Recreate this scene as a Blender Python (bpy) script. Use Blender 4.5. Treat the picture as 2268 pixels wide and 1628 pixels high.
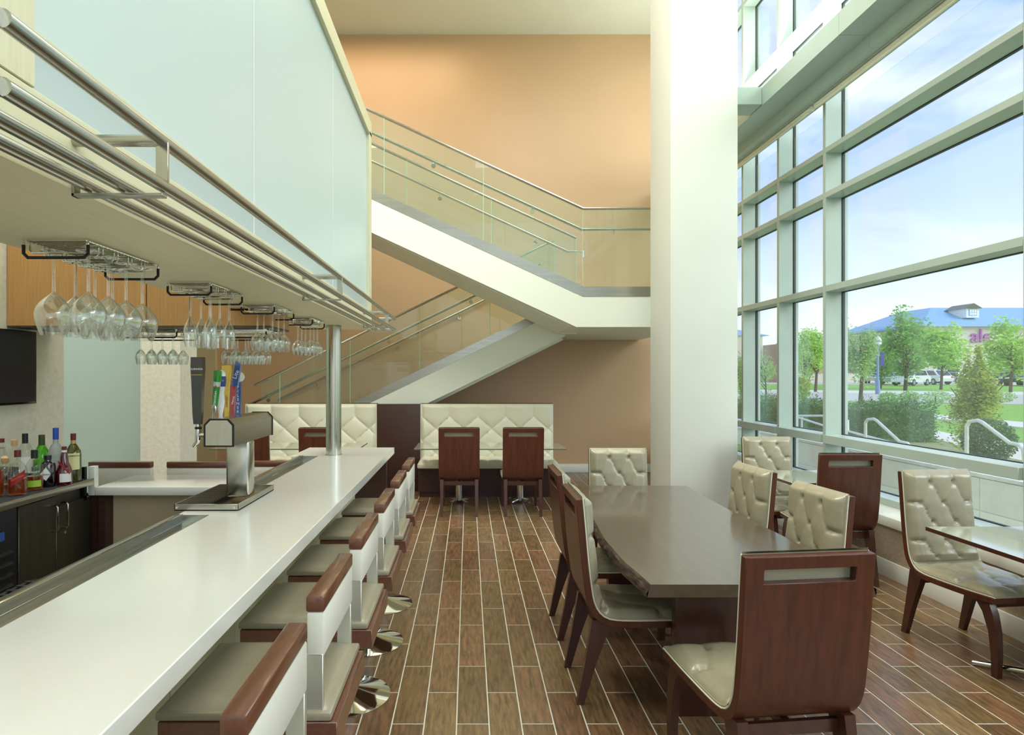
import bpy, bmesh, math, random
from mathutils import Vector, Matrix, noise
R = math.radians
PI = math.pi
random.seed(7)
S = bpy.context.scene
COL = S.collection
for o in list(bpy.data.objects): bpy.data.objects.remove(o)

# ------------------------------------------------------------------ camera
F = 1430.0
H = 1.65
cd = bpy.data.cameras.new('camera'); cam = bpy.data.objects.new('camera', cd); COL.objects.link(cam)
cam.location = (0, 0, H); cam.rotation_euler = (PI/2, 0, 0)
cd.sensor_width = 36; cd.lens = F/2268*36
cd.shift_x = 97/2268; cd.shift_y = 17/2268
cd.clip_start = .05; cd.clip_end = 600
S.camera = cam
S.view_settings.view_transform = 'Standard'; S.view_settings.look = 'None'
S.view_settings.gamma = 1; S.view_settings.use_curve_mapping = False
S.view_settings.exposure = 0.47
try:
    S.cycles.transparent_max_bounces = 40; S.cycles.max_bounces = 12
except Exception: pass

# ------------------------------------------------------------------ sky
W = bpy.data.worlds.new('sky'); S.world = W; W.use_nodes = True
nt = W.node_tree; N = nt.nodes; L = nt.links; N.clear()
tc = N.new('ShaderNodeTexCoord'); sx = N.new('ShaderNodeSeparateXYZ'); L.new(tc.outputs['Generated'], sx.inputs[0])
ramp = N.new('ShaderNodeValToRGB'); L.new(sx.outputs['Z'], ramp.inputs[0])
e = ramp.color_ramp.elements
e[0].position = 0.0; e[0].color = (.95, .98, 1, 1)
e[1].position = 1.0; e[1].color = (.22, .38, .85, 1)
for p, c in ((.09, (.80, .90, 1, 1)), (.22, (.50, .64, 1, 1)), (.5, (.34, .48, .95, 1))):
    q = ramp.color_ramp.elements.new(p); q.color = c
mp = N.new('ShaderNodeMapping'); mp.inputs['Scale'].default_value = (1.6, 1.6, 4.5); L.new(tc.outputs['Generated'], mp.inputs[0])
nz = N.new('ShaderNodeTexNoise'); nz.inputs['Scale'].default_value = 1.7; nz.inputs['Detail'].default_value = 7; nz.inputs['Roughness'].default_value = .55
nz.inputs['Distortion'].default_value = .5
L.new(mp.outputs[0], nz.inputs[0])
cr = N.new('ShaderNodeValToRGB'); L.new(nz.outputs[0], cr.inputs[0])
cr.color_ramp.elements[0].position = .46; cr.color_ramp.elements[1].position = .74
mx = N.new('ShaderNodeMix'); mx.data_type = 'RGBA'; L.new(cr.outputs[0], mx.inputs[0]); L.new(ramp.outputs[0], mx.inputs[6]); mx.inputs[7].default_value = (.95, .97, 1, 1)
bg = N.new('ShaderNodeBackground'); L.new(mx.outputs[2], bg.inputs[0]); bg.inputs[1].default_value = 1.0
ow = N.new('ShaderNodeOutputWorld'); L.new(bg.outputs[0], ow.inputs[0])

# ------------------------------------------------------------------ lights
def light(kind, name, loc, rot, power, color=(1, 1, 1), size=1, size_y=None, **kw):
    l = bpy.data.lights.new(name, kind); o = bpy.data.objects.new(name, l); COL.objects.link(o)
    o.location = loc; o.rotation_euler = rot; l.energy = power; l.color = color
    if kind == 'AREA':
        l.shape = 'RECTANGLE'; l.size = size; l.size_y = size_y or size
    for k, v in kw.items(): setattr(l, k, v)
    return o
sun = light('SUN', 'sunlight', (20, -10, 20), (0, 0, 0), 2.0, (.97, 1, .95), angle=R(45))
sun.rotation_euler = Vector((-1, .75, -.72)).to_track_quat('-Z', 'Y').to_euler()
light('AREA', 'added_hall_fill', (1.7, 2.8, 7.38), (0, 0, 0), 230, (1, .99, .92), 3.0, 10)  # added overhead fill for the whole room, no known fixture
light('AREA', 'added_bar_fill', (-2.2, 4.5, 7.3), (0, 0, 0), 190, (1, .97, .90), 1.2, 4.4)  # added fill over the bar, also lights the frosted screen from behind
light('AREA', 'added_stair_warm_fill', (-2.4, 9.7, 7.35), (0, 0, 0), 60, (1, .74, .48), 4.5, 1.2)  # added warm fill that tints the left of the stair wall
light('AREA', 'added_lounge_fill', (-5.0, 4.5, 5.4), (0, 0, 0), 160, (1, .98, .92), 3, 4)  # added fill left of the bar, lifts the canopy underside
light('AREA', 'added_up_fill', (3.42, 4.5, 4.85), (PI, 0, 0), 170, (.97, 1, .95), .25, 11)  # added upward fill above the beam to brighten the ceiling

# ------------------------------------------------------------------ materials
MATS = {}
def lin(c):
    return tuple(((x/255)/12.92 if x/255 <= .04045 else ((x/255+.055)/1.055)**2.4) for x in c)
def mat(name, rgb, rough=.5, metal=0, var=.08, scale=8, stretch=(1, 1, 1), bump=0, spec=.5, rgb2=None, coat=0, trans=0, rnd=0, island=False, detail=4, aniso=0, sheen=0, alpha=1):
    m = bpy.data.materials.new(name); m.use_nodes = True
    n = m.node_tree.nodes; l = m.node_tree.links; b = n['Principled BSDF']
    c = lin(rgb)
    c2 = lin(rgb2) if rgb2 else tuple(max(0, x*(1-var*2)) for x in c)
    t = n.new('ShaderNodeTexCoord'); mpn = n.new('ShaderNodeMapping'); mpn.inputs['Scale'].default_value = stretch
    vec = t.outputs['Object']
    if rnd or island:
        oi = n.new('ShaderNodeObjectInfo'); ge = n.new('ShaderNodeNewGeometry')
        ad = n.new('ShaderNodeMath'); ad.operation = 'ADD'; l.new(oi.outputs['Random'], ad.inputs[0]); l.new(ge.outputs['Random Per Island'], ad.inputs[1])
        fr = n.new('ShaderNodeMath'); fr.operation = 'FRACT'; l.new(ad.outputs[0], fr.inputs[0])
        ml = n.new('ShaderNodeMath'); ml.operation = 'MULTIPLY'; ml.inputs[1].default_value = 37.0; l.new(fr.outputs[0], ml.inputs[0])
        va = n.new('ShaderNodeVectorMath'); va.operation = 'ADD'; l.new(t.outputs['Object'], va.inputs[0]); l.new(ml.outputs[0], va.inputs[1])
        vec = va.outputs[0]
    l.new(vec, mpn.inputs[0])
    z = n.new('ShaderNodeTexNoise'); z.inputs['Scale'].default_value = scale; z.inputs['Detail'].default_value = detail; z.inputs['Roughness'].default_value = .6
    l.new(mpn.outputs[0], z.inputs[0])
    rp = n.new('ShaderNodeValToRGB'); l.new(z.outputs[0], rp.inputs[0])
    rp.color_ramp.elements[0].position = .3; rp.color_ramp.elements[1].position = .7
    rp.color_ramp.elements[0].color = (*c2, 1); rp.color_ramp.elements[1].color = (*c, 1)
    outc = rp.outputs[0]
    if rnd:
        hs = n.new('ShaderNodeHueSaturation'); l.new(outc, hs.inputs['Color'])
        mr = n.new('ShaderNodeMapRange'); mr.inputs[3].default_value = 1-rnd; mr.inputs[4].default_value = 1+rnd; l.new(fr.outputs[0], mr.inputs[0])
        l.new(mr.outputs[0], hs.inputs['Value'])
        m2 = n.new('ShaderNodeMath'); m2.operation = 'MULTIPLY'; m2.inputs[1].default_value = 7.31; l.new(fr.outputs[0], m2.inputs[0])
        f2 = n.new('ShaderNodeMath'); f2.operation = 'FRACT'; l.new(m2.outputs[0], f2.inputs[0])
        mr2 = n.new('ShaderNodeMapRange'); mr2.inputs[3].default_value = .490; mr2.inputs[4].default_value = .520; l.new(f2.outputs[0], mr2.inputs[0])
        l.new(mr2.outputs[0], hs.inputs['Hue'])
        outc = hs.outputs[0]
    l.new(outc, b.inputs['Base Color'])
    b.inputs['Roughness'].default_value = rough; b.inputs['Metallic'].default_value = metal
    b.inputs['Specular IOR Level'].default_value = spec; b.inputs['Coat Weight'].default_value = coat
    b.inputs['Coat Roughness'].default_value = .12
    b.inputs['Transmission Weight'].default_value = trans
    b.inputs['Sheen Weight'].default_value = sheen
    if aniso: b.inputs['Anisotropic'].default_value = aniso
    if bump:
        bn = n.new('ShaderNodeBump'); bn.inputs['Strength'].default_value = bump; bn.inputs['Distance'].default_value = .01
        l.new(z.outputs[0], bn.inputs['Height']); l.new(bn.outputs[0], b.inputs['Normal'])
    MATS[name] = m
    return m
def glassmat(name, tint=(1, 1, 1), ior=1.45, rough=0, refl=1.0, milk=0, pwr=4.5):
    m = bpy.data.materials.new(name); m.use_nodes = True
    n = m.node_tree.nodes; l = m.node_tree.links; n.clear()
    t = n.new('ShaderNodeBsdfTransparent'); t.inputs[0].default_value = (*tint, 1)
    g = n.new('ShaderNodeBsdfGlossy'); g.inputs['Roughness'].default_value = rough; g.inputs[0].default_value = (refl, refl, refl, 1)
    f0 = ((ior-1)/(ior+1))**2
    lw = n.new('ShaderNodeLayerWeight'); lw.inputs[0].default_value = .5
    pw = n.new('ShaderNodeMath'); pw.operation = 'POWER'; pw.inputs[1].default_value = pwr; l.new(lw.outputs['Facing'], pw.inputs[0])
    f = n.new('ShaderNodeMapRange'); f.inputs[3].default_value = f0; f.inputs[4].default_value = 1; l.new(pw.outputs[0], f.inputs[0])
    x = n.new('ShaderNodeMixShader'); l.new(f.outputs[0], x.inputs[0]); l.new(t.outputs[0], x.inputs[1]); l.new(g.outputs[0], x.inputs[2])
    last = x
    if milk:
        d = n.new('ShaderNodeBsdfDiffuse'); d.inputs[0].default_value = (.95, 1, 1, 1)
        y = n.new('ShaderNodeMixShader'); y.inputs[0].default_value = milk; l.new(x.outputs[0], y.inputs[1]); l.new(d.outputs[0], y.inputs[2]); last = y
    o = n.new('ShaderNodeOutputMaterial'); l.new(last.outputs[0], o.inputs[0])
    MATS[name] = m
    return m
def frosted(name, rgb):
    m = bpy.data.materials.new(name); m.use_nodes = True
    n = m.node_tree.nodes; l = m.node_tree.links; b = n['Principled BSDF']; c = lin(rgb)
    z = n.new('ShaderNodeTexNoise'); z.inputs['Scale'].default_value = .6
    rp = n.new('ShaderNodeValToRGB'); l.new(z.outputs[0], rp.inputs[0]); rp.color_ramp.elements[0].color = (*[x*.95 for x in c], 1); rp.color_ramp.elements[1].color = (*c, 1)
    l.new(rp.outputs[0], b.inputs['Base Color']); b.inputs['Roughness'].default_value = .28; b.inputs['Coat Weight'].default_value = .2; b.inputs['Coat Roughness'].default_value = .3
    t = n.new('ShaderNodeBsdfTranslucent'); l.new(rp.outputs[0], t.inputs[0])
    x = n.new('ShaderNodeMixShader'); x.inputs[0].default_value = .35; l.new(b.outputs[0], x.inputs[1]); l.new(t.outputs[0], x.inputs[2])
    l.new(x.outputs[0], n['Material Output'].inputs[0])
    MATS[name] = m
    return m

mat('grout', (230, 228, 210), .8, var=.05, scale=30)
mat('tile', (150, 110, 77), .28, rgb2=(84, 66, 46), scale=9, stretch=(6.5, .9, 4), bump=.12, rnd=.22, island=True, detail=8, spec=.8)
mat('white_paint', (224, 227, 218), .55, var=.015, scale=3)
mat('ceiling_paint', (228, 230, 214), .7, var=.015, scale=2)
mat('terracotta', (204, 168, 130), .38, var=.02, scale=1.2, spec=.7)
mat('tan_paint', (205, 188, 150), .6, var=.03, scale=2)
mat('sage_paint', (170, 190, 182), .5, var=.02, scale=2)
mat('wallpaper', (222, 218, 202), .7, rgb2=(206, 204, 186), scale=26, bump=.25, detail=9)
mat('stucco', (186, 168, 146), .75, rgb2=(168, 150, 130), scale=40, bump=.3)
mat('trim_white', (236, 236, 226), .4, var=.01)
mat('alu', (180, 195, 185), .35, var=.03, scale=4, metal=.0, spec=.6)
mat('alu_beam', (172, 190, 178), .28, var=.03, scale=3, spec=.7)
mat('gasket', (20, 34, 28), .5)
mat('shade_fabric', (232, 230, 208), .8, var=.03, scale=40)
mat('stair_white', (236, 240, 226), .45, var=.012, scale=2)
mat('steel', (186, 186, 176), .24, metal=1, var=.07, scale=40, stretch=(1, .03, 1), aniso=.4)
mat('steel_x', (190, 188, 176), .27, metal=1, var=.08, scale=40, stretch=(.05, 1, 1))
mat('steel_v', (196, 194, 182), .2, metal=1, var=.05, scale=40, stretch=(1, 1, .04))
mat('post_satin', (222, 222, 206), .38, metal=.75, var=.03, scale=30, stretch=(1, 1, .04))
mat('chrome', (215, 216, 210), .06, metal=1, var=.02)
mat('dark_steel', (96, 90, 78), .38, metal=.7, var=.12, scale=30, stretch=(1, 1, .06))
mat('quartz', (232, 232, 224), .16, var=.008, scale=60, coat=.4)
mat('quartz_edge', (226, 230, 236), .3, var=.008)
mat('bar_panel', (204, 208, 170), .6, var=.04, scale=10, stretch=(1, 6, .4))
mat('maple_pale', (226, 221, 188), .42, rgb2=(216, 210, 174), scale=10, stretch=(9, .5, 9), detail=6)
mat('maple_pale_v', (226, 221, 190), .42, rgb2=(216, 210, 176), scale=10, stretch=(9, 9, .5), detail=6)
mat('maple_orange', (206, 158, 98), .4, rgb2=(192, 142, 82), scale=11, stretch=(14, 14, .5), detail=6)
mat('walnut', (94, 50, 32), .34, rgb2=(68, 35, 23), scale=7, stretch=(5, 5, .5), bump=.02, coat=.12, detail=6, spec=.35)
mat('walnut_edge', (78, 42, 28), .34, rgb2=(62, 32, 24), scale=9, stretch=(3, 3, .8), coat=.3, detail=6)
mat('stool_wood', (112, 70, 50), .27, rgb2=(98, 59, 42), scale=14, stretch=(.25, 5, 5), coat=.5, detail=6)
mat('divider_wood', (72, 44, 36), .4, rgb2=(56, 34, 28), scale=7, stretch=(.5, 3, 9), detail=7)
mat('table_wood', (84, 68, 52), .30, rgb2=(64, 52, 40), scale=5, stretch=(5, .6, 5), coat=.7, detail=8, spec=.8)
mat('bark', (92, 68, 54), .65, rgb2=(52, 36, 28), scale=26, stretch=(1, .35, 3), bump=.9, detail=9)
mat('leather', (160, 153, 128), .30, var=.04, scale=50, bump=.02, coat=.3, spec=.6)
mat('banquette_leather', (226, 224, 202), .36, var=.02, scale=50, bump=.02)
mat('seat_leather', (150, 142, 120), .3, var=.04, scale=50, bump=.03, coat=.2)
mat('stool_leather', (228, 226, 212), .34, var=.03, scale=50, bump=.03)
mat('lining', (150, 146, 124), .7)
mat('rubber', (22, 22, 24), .6)
mat('black_plastic', (26, 28, 34), .45, var=.1)
mat('black_gloss', (16, 17, 22), .12)
mat('black_mat', (30, 31, 34), .8, var=.2, scale=60, bump=.3)
mat('concrete', (244, 246, 240), .8, var=.04, scale=5, bump=.05)
mat('pave', (236, 230, 208), .85, var=.03, scale=3)
mat('asphalt', (206, 202, 184), .9, var=.05, scale=2)
mat('lawn', (150, 196, 66), .9, rgb2=(118, 170, 48), scale=5, detail=8, bump=.4)
mat('mulch', (176, 170, 120), .95, rgb2=(120, 140, 80), scale=9, detail=9, bump=.6)
mat('leaf_lime', (212, 238, 120), .6, rgb2=(176, 216, 84), scale=3, rnd=.2, island=True)
mat('leaf_green', (176, 216, 112), .6, rgb2=(130, 182, 82), scale=3, rnd=.25, island=True)
mat('leaf_dark', (120, 160, 88), .6, rgb2=(66, 110, 58), scale=5, rnd=.35, island=True)
mat('leaf_pale', (206, 226, 164), .6, rgb2=(168, 200, 124), scale=4, rnd=.25, island=True)
mat('leaf_yellow', (222, 222, 96), .6, rgb2=(130, 172, 66), scale=6, rnd=.3, island=True)
for nm_ in ('leaf_lime', 'leaf_green', 'leaf_dark', 'leaf_pale', 'leaf_yellow'):
    m_ = MATS[nm_]; n_ = m_.node_tree.nodes; l_ = m_.node_tree.links; b_ = n_['Principled BSDF']
    t_ = n_.new('ShaderNodeBsdfTranslucent'); l_.new(b_.inputs['Base Color'].links[0].from_socket, t_.inputs[0])
    x_ = n_.new('ShaderNodeMixShader'); x_.inputs[0].default_value = .5 if nm_ != 'leaf_dark' else .3
    l_.new(b_.outputs[0], x_.inputs[1]); l_.new(t_.outputs[0], x_.inputs[2]); l_.new(x_.outputs[0], n_['Material Output'].inputs[0])
mat('trunk', (108, 92, 74), .85, rgb2=(80, 66, 52), scale=9, stretch=(4, 4, 1), bump=.4)
mat('roof_blue', (138, 182, 214), .5, var=.04, scale=2, stretch=(8, 1, 1))
mat('house_wall', (214, 208, 186), .8, var=.03)
mat('house_white', (238, 240, 236), .7)
mat('house_brick', (188, 160, 134), .85, var=.08, scale=20)
mat('sign_purple', (180, 70, 176), .5)
mat('window_dark', (60, 70, 76), .15)
mat('car_white', (240, 240, 238), .2, coat=1, var=.01)
mat('car_silver', (196, 202, 206), .22, coat=1, metal=.4)
mat('car_black', (40, 46, 54), .2, coat=1)
mat('car_glass', (70, 84, 92), .05)
mat('tire', (34, 34, 34), .8)
mat('light_red', (214, 60, 44), .3)
mat('lamp_blue', (130, 162, 190), .5)
mat('banner_blue', (60, 78, 140), .7)
mat('rail_white', (236, 238, 236), .35)
mat('label_white', (240, 240, 238), .5, var=.01)
mat('label_cream', (240, 238, 176), .5, var=.02)
mat('label_green', (160, 206, 60), .5, var=.04)
mat('label_red', (170, 26, 26), .45, var=.05)
mat('ink_black', (24, 26, 26), .5)
mat('ink_green', (30, 96, 50), .5)
mat('ink_gold', (206, 176, 96), .35, metal=.6)
mat('cap_maroon', (110, 24, 34), .35)
mat('cap_blue', (34, 78, 190), .3)
mat('cap_black', (24, 20, 22), .3)
mat('cap_green', (52, 74, 34), .35)
mat('cork', (214, 172, 120), .7)
mat('amber', (190, 84, 24), .08, trans=.75, var=.1)
mat('cherry', (96, 14, 20), .08, trans=.25, coat=1)
mat('green_bottle', (104, 220, 28), .06, trans=.7)
mat('olive_bottle', (84, 86, 16), .06, trans=.4, coat=1)
mat('frost_bottle', (214, 222, 222), .35, trans=.6)
mat('black_bottle', (14, 12, 16), .08, coat=1)
mat('tap_green', (36, 150, 48), .25, coat=1)
mat('tap_black', (30, 32, 34), .2, coat=1)
mat('tap_white', (240, 240, 240), .25, coat=1)
mat('tap_yellow', (232, 196, 60), .3, coat=1)
mat('tap_blue', (44, 92, 170), .3, coat=1)
mat('tap_red', (180, 36, 62), .3, coat=1)
mat('tap_silver', (206, 210, 216), .25, metal=.6)
mat('screen', (26, 27, 34), .2, var=.02, spec=.3)
glassmat('pane', (.97, .995, .985), 1.42, milk=.035)  # diffuse milk mixed into the panes as haze washing out the view
glassmat('rail_glass', (.90, .955, .915), 1.38, milk=.03)
glassmat('wine_glass', (.955, .97, .96), 1.9, pwr=2.2)
glassmat('bottle_glass', (.94, .95, .92), 1.5)
mat('glass_top', (206, 212, 186), .05, trans=.3, coat=1, var=.02)
mat('table_gloss', (176, 180, 160), .05, var=.03, coat=1, spec=.8)
mat('glass_edge', (96, 110, 84), .1, var=.03)
mat('rail_glass_edge', (170, 220, 196), .2)
frosted('frosted_glass', (228, 241, 242))
M = MATS

# ------------------------------------------------------------------ geometry helpers
class G:
    def __init__(s): s.v = []; s.f = []; s.mi = []; s.cur = 0
    def add(s, vs, fs):
        n = len(s.v); s.v += [tuple(v) for v in vs]; s.f += [tuple(i+n for i in f) for f in fs]; s.mi += [s.cur]*len(fs); return s
    def m(s, i): s.cur = i; return s
    def box(s, x0, x1, y0, y1, z0, z1):
        v = [(x, y, z) for z in (z0, z1) for y in (y0, y1) for x in (x0, x1)]
        return s.add(v, [(0, 2, 3, 1), (4, 5, 7, 6), (0, 1, 5, 4), (2, 6, 7, 3), (0, 4, 6, 2), (1, 3, 7, 5)])
    def rbox(s, x0, x1, y0, y1, z0, z1, r=.005, seg=2):
        bm = bmesh.new(); bmesh.ops.create_cube(bm, size=1)
        for v in bm.verts: v.co = Vector(((x0+x1)/2+v.co.x*(x1-x0), (y0+y1)/2+v.co.y*(y1-y0), (z0+z1)/2+v.co.z*(z1-z0)))
        r = min(r, .49*min(x1-x0, y1-y0, z1-z0))
        bmesh.ops.bevel(bm, geom=list(bm.edges), offset=r, segments=seg, affect='EDGES', profile=.5)
        bm.verts.index_update()
        s.add([v.co for v in bm.verts], [[v.index for v in f.verts] for f in bm.faces]); bm.free(); return s
    def prism(s, pts, axis, a, b):
        """extrude polygon pts (2D) along axis"""
        def mk(p, t):
            return {'x': (t, p[0], p[1]), 'y': (p[0], t, p[1]), 'z': (p[0], p[1], t)}[axis]
        n = len(pts); v = [mk(p, a) for p in pts]+[mk(p, b) for p in pts]
        return s.add(v, [tuple(range(n))[::-1], tuple(range(n, 2*n))]+[(i, (i+1) % n, n+(i+1) % n, n+i) for i in range(n)])
    def tube(s, pts, r, n=12, cap=True):
        pts = [Vector(p) for p in pts]; rs = r if isinstance(r, (list, tuple)) else [r]*len(pts)
        base = len(s.v); vs = []; prev = None
        for i, p in enumerate(pts):
            if i == 0: t = pts[1]-p
            elif i == len(pts)-1: t = p-pts[i-1]
            else: t = (pts[i+1]-p).normalized()+(p-pts[i-1]).normalized()
            t = t.normalized()
            if prev is None: a = t.orthogonal().normalized()
            else: a = (prev-t*prev.dot(t)).normalized()
            prev = a; b = t.cross(a)
            k = 1.0
            if 0 < i < len(pts)-1:
                c = max(.5, t.dot((pts[i+1]-p).normalized())); k = 1/c if len(pts) < 8 else 1
            for j in range(n):
                th = 2*PI*j/n
                vs.append(p+(a*math.cos(th)+b*math.sin(th))*rs[i])
        fs = [(i*n+j, i*n+(j+1) % n, (i+1)*n+(j+1) % n, (i+1)*n+j) for i in range(len(pts)-1) for j in range(n)]
        if cap: fs += [tuple(range(n))[::-1], tuple(range((len(pts)-1)*n, len(pts)*n))]
        return s.add(vs, fs)
    def lathe(s, prof, n=24, c=(0, 0, 0), close=True):
        vs = []
        for r, z in prof:
            for j in range(n):
                th = 2*PI*j/n; vs.append((c[0]+r*math.cos(th), c[1]+r*math.sin(th), c[2]+z))
        fs = [(i*n+j, i*n+(j+1) % n, (i+1)*n+(j+1) % n, (i+1)*n+j) for i in range(len(prof)-1) for j in range(n)]
        if close: fs += [tuple(range(n))[::-1], tuple(range((len(prof)-1)*n, len(prof)*n))]
        return s.add(vs, fs)
    def taper(s, p0, d0, p1, d1):
        """tapered rectangular bar between two horizontal rectangles"""
        v = []
        for p, d in ((p0, d0), (p1, d1)):
            for a, b in ((-1, -1), (1, -1), (1, 1), (-1, 1)): v.append((p[0]+a*d[0]/2, p[1]+b*d[1]/2, p[2]))
        return s.add(v, [(3, 2, 1, 0), (4, 5, 6, 7), (0, 1, 5, 4), (1, 2, 6, 5), (2, 3, 7, 6), (3, 0, 4, 7)])
    def bars(s, secs):
        """chain of rectangles (center, (dx,dy))"""
        v = []
        for p, d in secs:
            for a, b in ((-1, -1), (1, -1), (1, 1), (-1, 1)): v.append((p[0]+a*d[0]/2, p[1]+b*d[1]/2, p[2]))
        n = len(secs); f = [(3, 2, 1, 0), tuple(range(4*n-4, 4*n))]
        for i in range(n-1):
            for j in range(4): f.append((i*4+j, i*4+(j+1) % 4, i*4+4+(j+1) % 4, i*4+4+j))
        return s.add(v, f)
    def grid(s, fn, nu, nv):
        vs = [fn(i/(nu-1), j/(nv-1)) for j in range(nv) for i in range(nu)]
        return s.add(vs, [(j*nu+i, j*nu+i+1, (j+1)*nu+i+1, (j+1)*nu+i) for j in range(nv-1) for i in range(nu-1)])
    def xf(s, mtx, start=0):
        s.v = s.v[:start]+[tuple(mtx @ Vector(v)) for v in s.v[start:]]; return s
    def mesh(s, name, mats, smooth=True, angle=38, fix=True):
        me = bpy.data.meshes.new(name); me.from_pydata(s.v, [], s.f); me.update()
        for mm in (mats if isinstance(mats, (list, tuple)) else [mats]): me.materials.append(M[mm])
        if any(s.mi): me.polygons.foreach_set('material_index', s.mi)
        if fix:
            bm = bmesh.new(); bm.from_mesh(me); bmesh.ops.recalc_face_normals(bm, faces=bm.faces); bm.to_mesh(me); bm.free()
        if smooth:
            me.shade_smooth()
            try: me.set_sharp_from_angle(angle=R(angle))
            except Exception: pass
        return me
    def obj(s, name, mats, parent=None, **kw):
        return mkobj(name, s.mesh(name, mats, **kw), parent)
def mkobj(name, me, parent=None, loc=None):
    o = bpy.data.objects.new(name, me); COL.objects.link(o)
    if parent: o.parent = parent
    if loc: o.location = loc
    return o
def tag(o, label=None, cat=None, group=None, kind=None):
    if label: o['label'] = label
    if cat: o['category'] = cat
    if group: o['group'] = group
    if kind: o['kind'] = kind
    return o
def thing(name, label, cat, loc=(0, 0, 0), rz=0, group=None, kind=None):
    o = bpy.data.objects.new(name, None); COL.objects.link(o); o.empty_display_size = .1
    o.location = loc; o.rotation_euler = (0, 0, rz)
    return tag(o, label, cat, group, kind)
def struct(o): o['kind'] = 'structure'; return o
def sempty(name):
    o = bpy.data.objects.new(name, None); COL.objects.link(o); o['kind'] = 'structure'; return o
def dup(root, loc, rz, label, group=None, skip=()):
    r = root.copy(); COL.objects.link(r); r.location = loc; r.rotation_euler = (0, 0, rz); r['label'] = label
    if group: r['group'] = group
    for ch in [c for c in bpy.data.objects if c.parent == root]:
        if ch.name.split('.')[0] in skip: continue
        c = ch.copy(); COL.objects.link(c); c.parent = r
        for g in [k for k in bpy.data.objects if k.parent == ch]:
            d = g.copy(); COL.objects.link(d); d.parent = c
    return r
def P(px, py, Y): return Vector(((px-1037)*Y/F, Y, H-(py-831)*Y/F))
def text(body, size, name, matn, parent, mtx, ext=.0006, align='CENTER', sx=1):
    c = bpy.data.curves.new(name, 'FONT'); c.body = body; c.size = size; c.extrude = ext; c.align_x = align; c.align_y = 'CENTER'; c.resolution_u = 3
    o = bpy.data.objects.new('tmp', c); COL.objects.link(o)
    me = bpy.data.meshes.new_from_object(o); bpy.data.objects.remove(o); bpy.data.curves.remove(c)
    me.transform(mtx @ Matrix.Diagonal((sx, 1, 1, 1))); me.materials.clear(); me.materials.append(M[matn]); me.name = name
    return mkobj(name, me, parent)

# ================================================================== SETTING
# floor: grout bed + tiles
fl = struct(G().box(-7.5, 3.62, -4.2, 11.2, -.12, -.0012).obj('floor', 'grout'))
TW, TL = .1534, .6045
def tilebox(g, x0, x1, y0, y1):
    b = .0009; z0, z1 = -.006, 0.0
    v = [(x0, y0, z0), (x1, y0, z0), (x1, y1, z0), (x0, y1, z0), (x0, y0, z1-b), (x1, y0, z1-b), (x1, y1, z1-b), (x0, y1, z1-b),
         (x0+b, y0+b, z1), (x1-b, y0+b, z1), (x1-b, y1-b, z1), (x0+b, y1-b, z1)]
    return g.add(v, [(0, 1, 5, 4), (1, 2, 6, 5), (2, 3, 7, 6), (3, 0, 4, 7), (4, 5, 9, 8), (5, 6, 10, 9), (6, 7, 11, 10), (7, 4, 8, 11), (8, 9, 10, 11)])
gap = .0060
tiles = []
for k in range(-47, 23):
    x0 = -.0547+TW*k
    off = 3.056 + (0 if k % 2 == 0 else TL/2)
    for j in range(-12, 14):
        y0 = off+TL*j
        if y0+TL < -4 or y0 > 11 or x0 < -7.4 or x0 > 3.43: continue
        x1 = min(x0+TW, 3.43); y1 = min(y0+TL, 10.99)
        if x1-x0 < .02 or y1-y0 < .03: continue
        tiles.append((x0, x1, y0, y1))
def seen(t):
    x, y = (t[0]+t[1])/2, (t[2]+t[3])/2
    if y < 2.75 or y > 8.7: return False
    px = 1037+F*x/y
    return 740 < px < 2330 and x > -.75
vis = sorted([t for t in tiles if seen(t)], key=lambda t: t[2])[:298]
vs_ = set(vis)
tm = tilebox(G(), -TW/2+gap/2, TW/2-gap/2, -TL/2+gap/2, TL/2-gap/2).mesh('tile', 'tile', smooth=False)
full = (TW, TL)
for t in vis:
    if abs((t[1]-t[0])-TW) < 1e-4 and abs((t[3]-t[2])-TL) < 1e-4:
        o = mkobj('tile', tm, fl, ((t[0]+t[1])/2, (t[2]+t[3])/2, 0))
    else:
        cx, cy = (t[0]+t[1])/2, (t[2]+t[3])/2
        g = tilebox(G(), t[0]-cx+gap/2, t[1]-cx-gap/2, t[2]-cy+gap/2, t[3]-cy-gap/2)
        o = mkobj('tile', g.mesh('tile', 'tile', smooth=False), fl, (cx, cy, 0))
g = G()
for t in tiles:
    if t not in vs_: tilebox(g, t[0]+gap/2, t[1]-gap/2, t[2]+gap/2, t[3]-gap/2)
tag(g.obj('tile_field', 'tile', fl, smooth=False), kind='stuff')

struct(G().box(-7.6, 3.95, -4.3, 11.3, 7.447, 7.6).obj('ceiling', 'ceiling_paint'))
struct(G().box(-7.6, 3.95, 10.98, 11.3, -.1, 7.447).obj('wall_back', 'terracotta'))
struct(G().box(-7.6, -7.45, -4.3, 11.3, -.1, 7.447).obj('wall_far_left', 'sage_paint'))
struct(G().box(-7.6, 3.95, -4.3, -4.15, -.1, .5).box(-7.6, 3.95, -4.3, -4.15, 6.4, 7.447).box(-7.6, -3.0, -4.3, -4.15, .5, 6.4).obj('wall_near', 'white_paint'))  # unseen near wall, its opening shaped to admit daylight
wn2 = sempty('window_added')  # unseen glazing added behind the camera to let in frontal daylight
for x in (-2.95, -1.6, -.25, 1.1, 2.45, 3.68): G().rbox(x, x+.06, -4.3, -4.15, .5, 6.4, .003, 1).obj('mullion', 'alu', wn2)
for z in (.5, 2.4, 4.4, 6.34):
    G().rbox(-2.95, 3.7, -4.29, -4.16, z, z+.06, .003, 1).obj('transom', 'alu', wn2)
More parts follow.
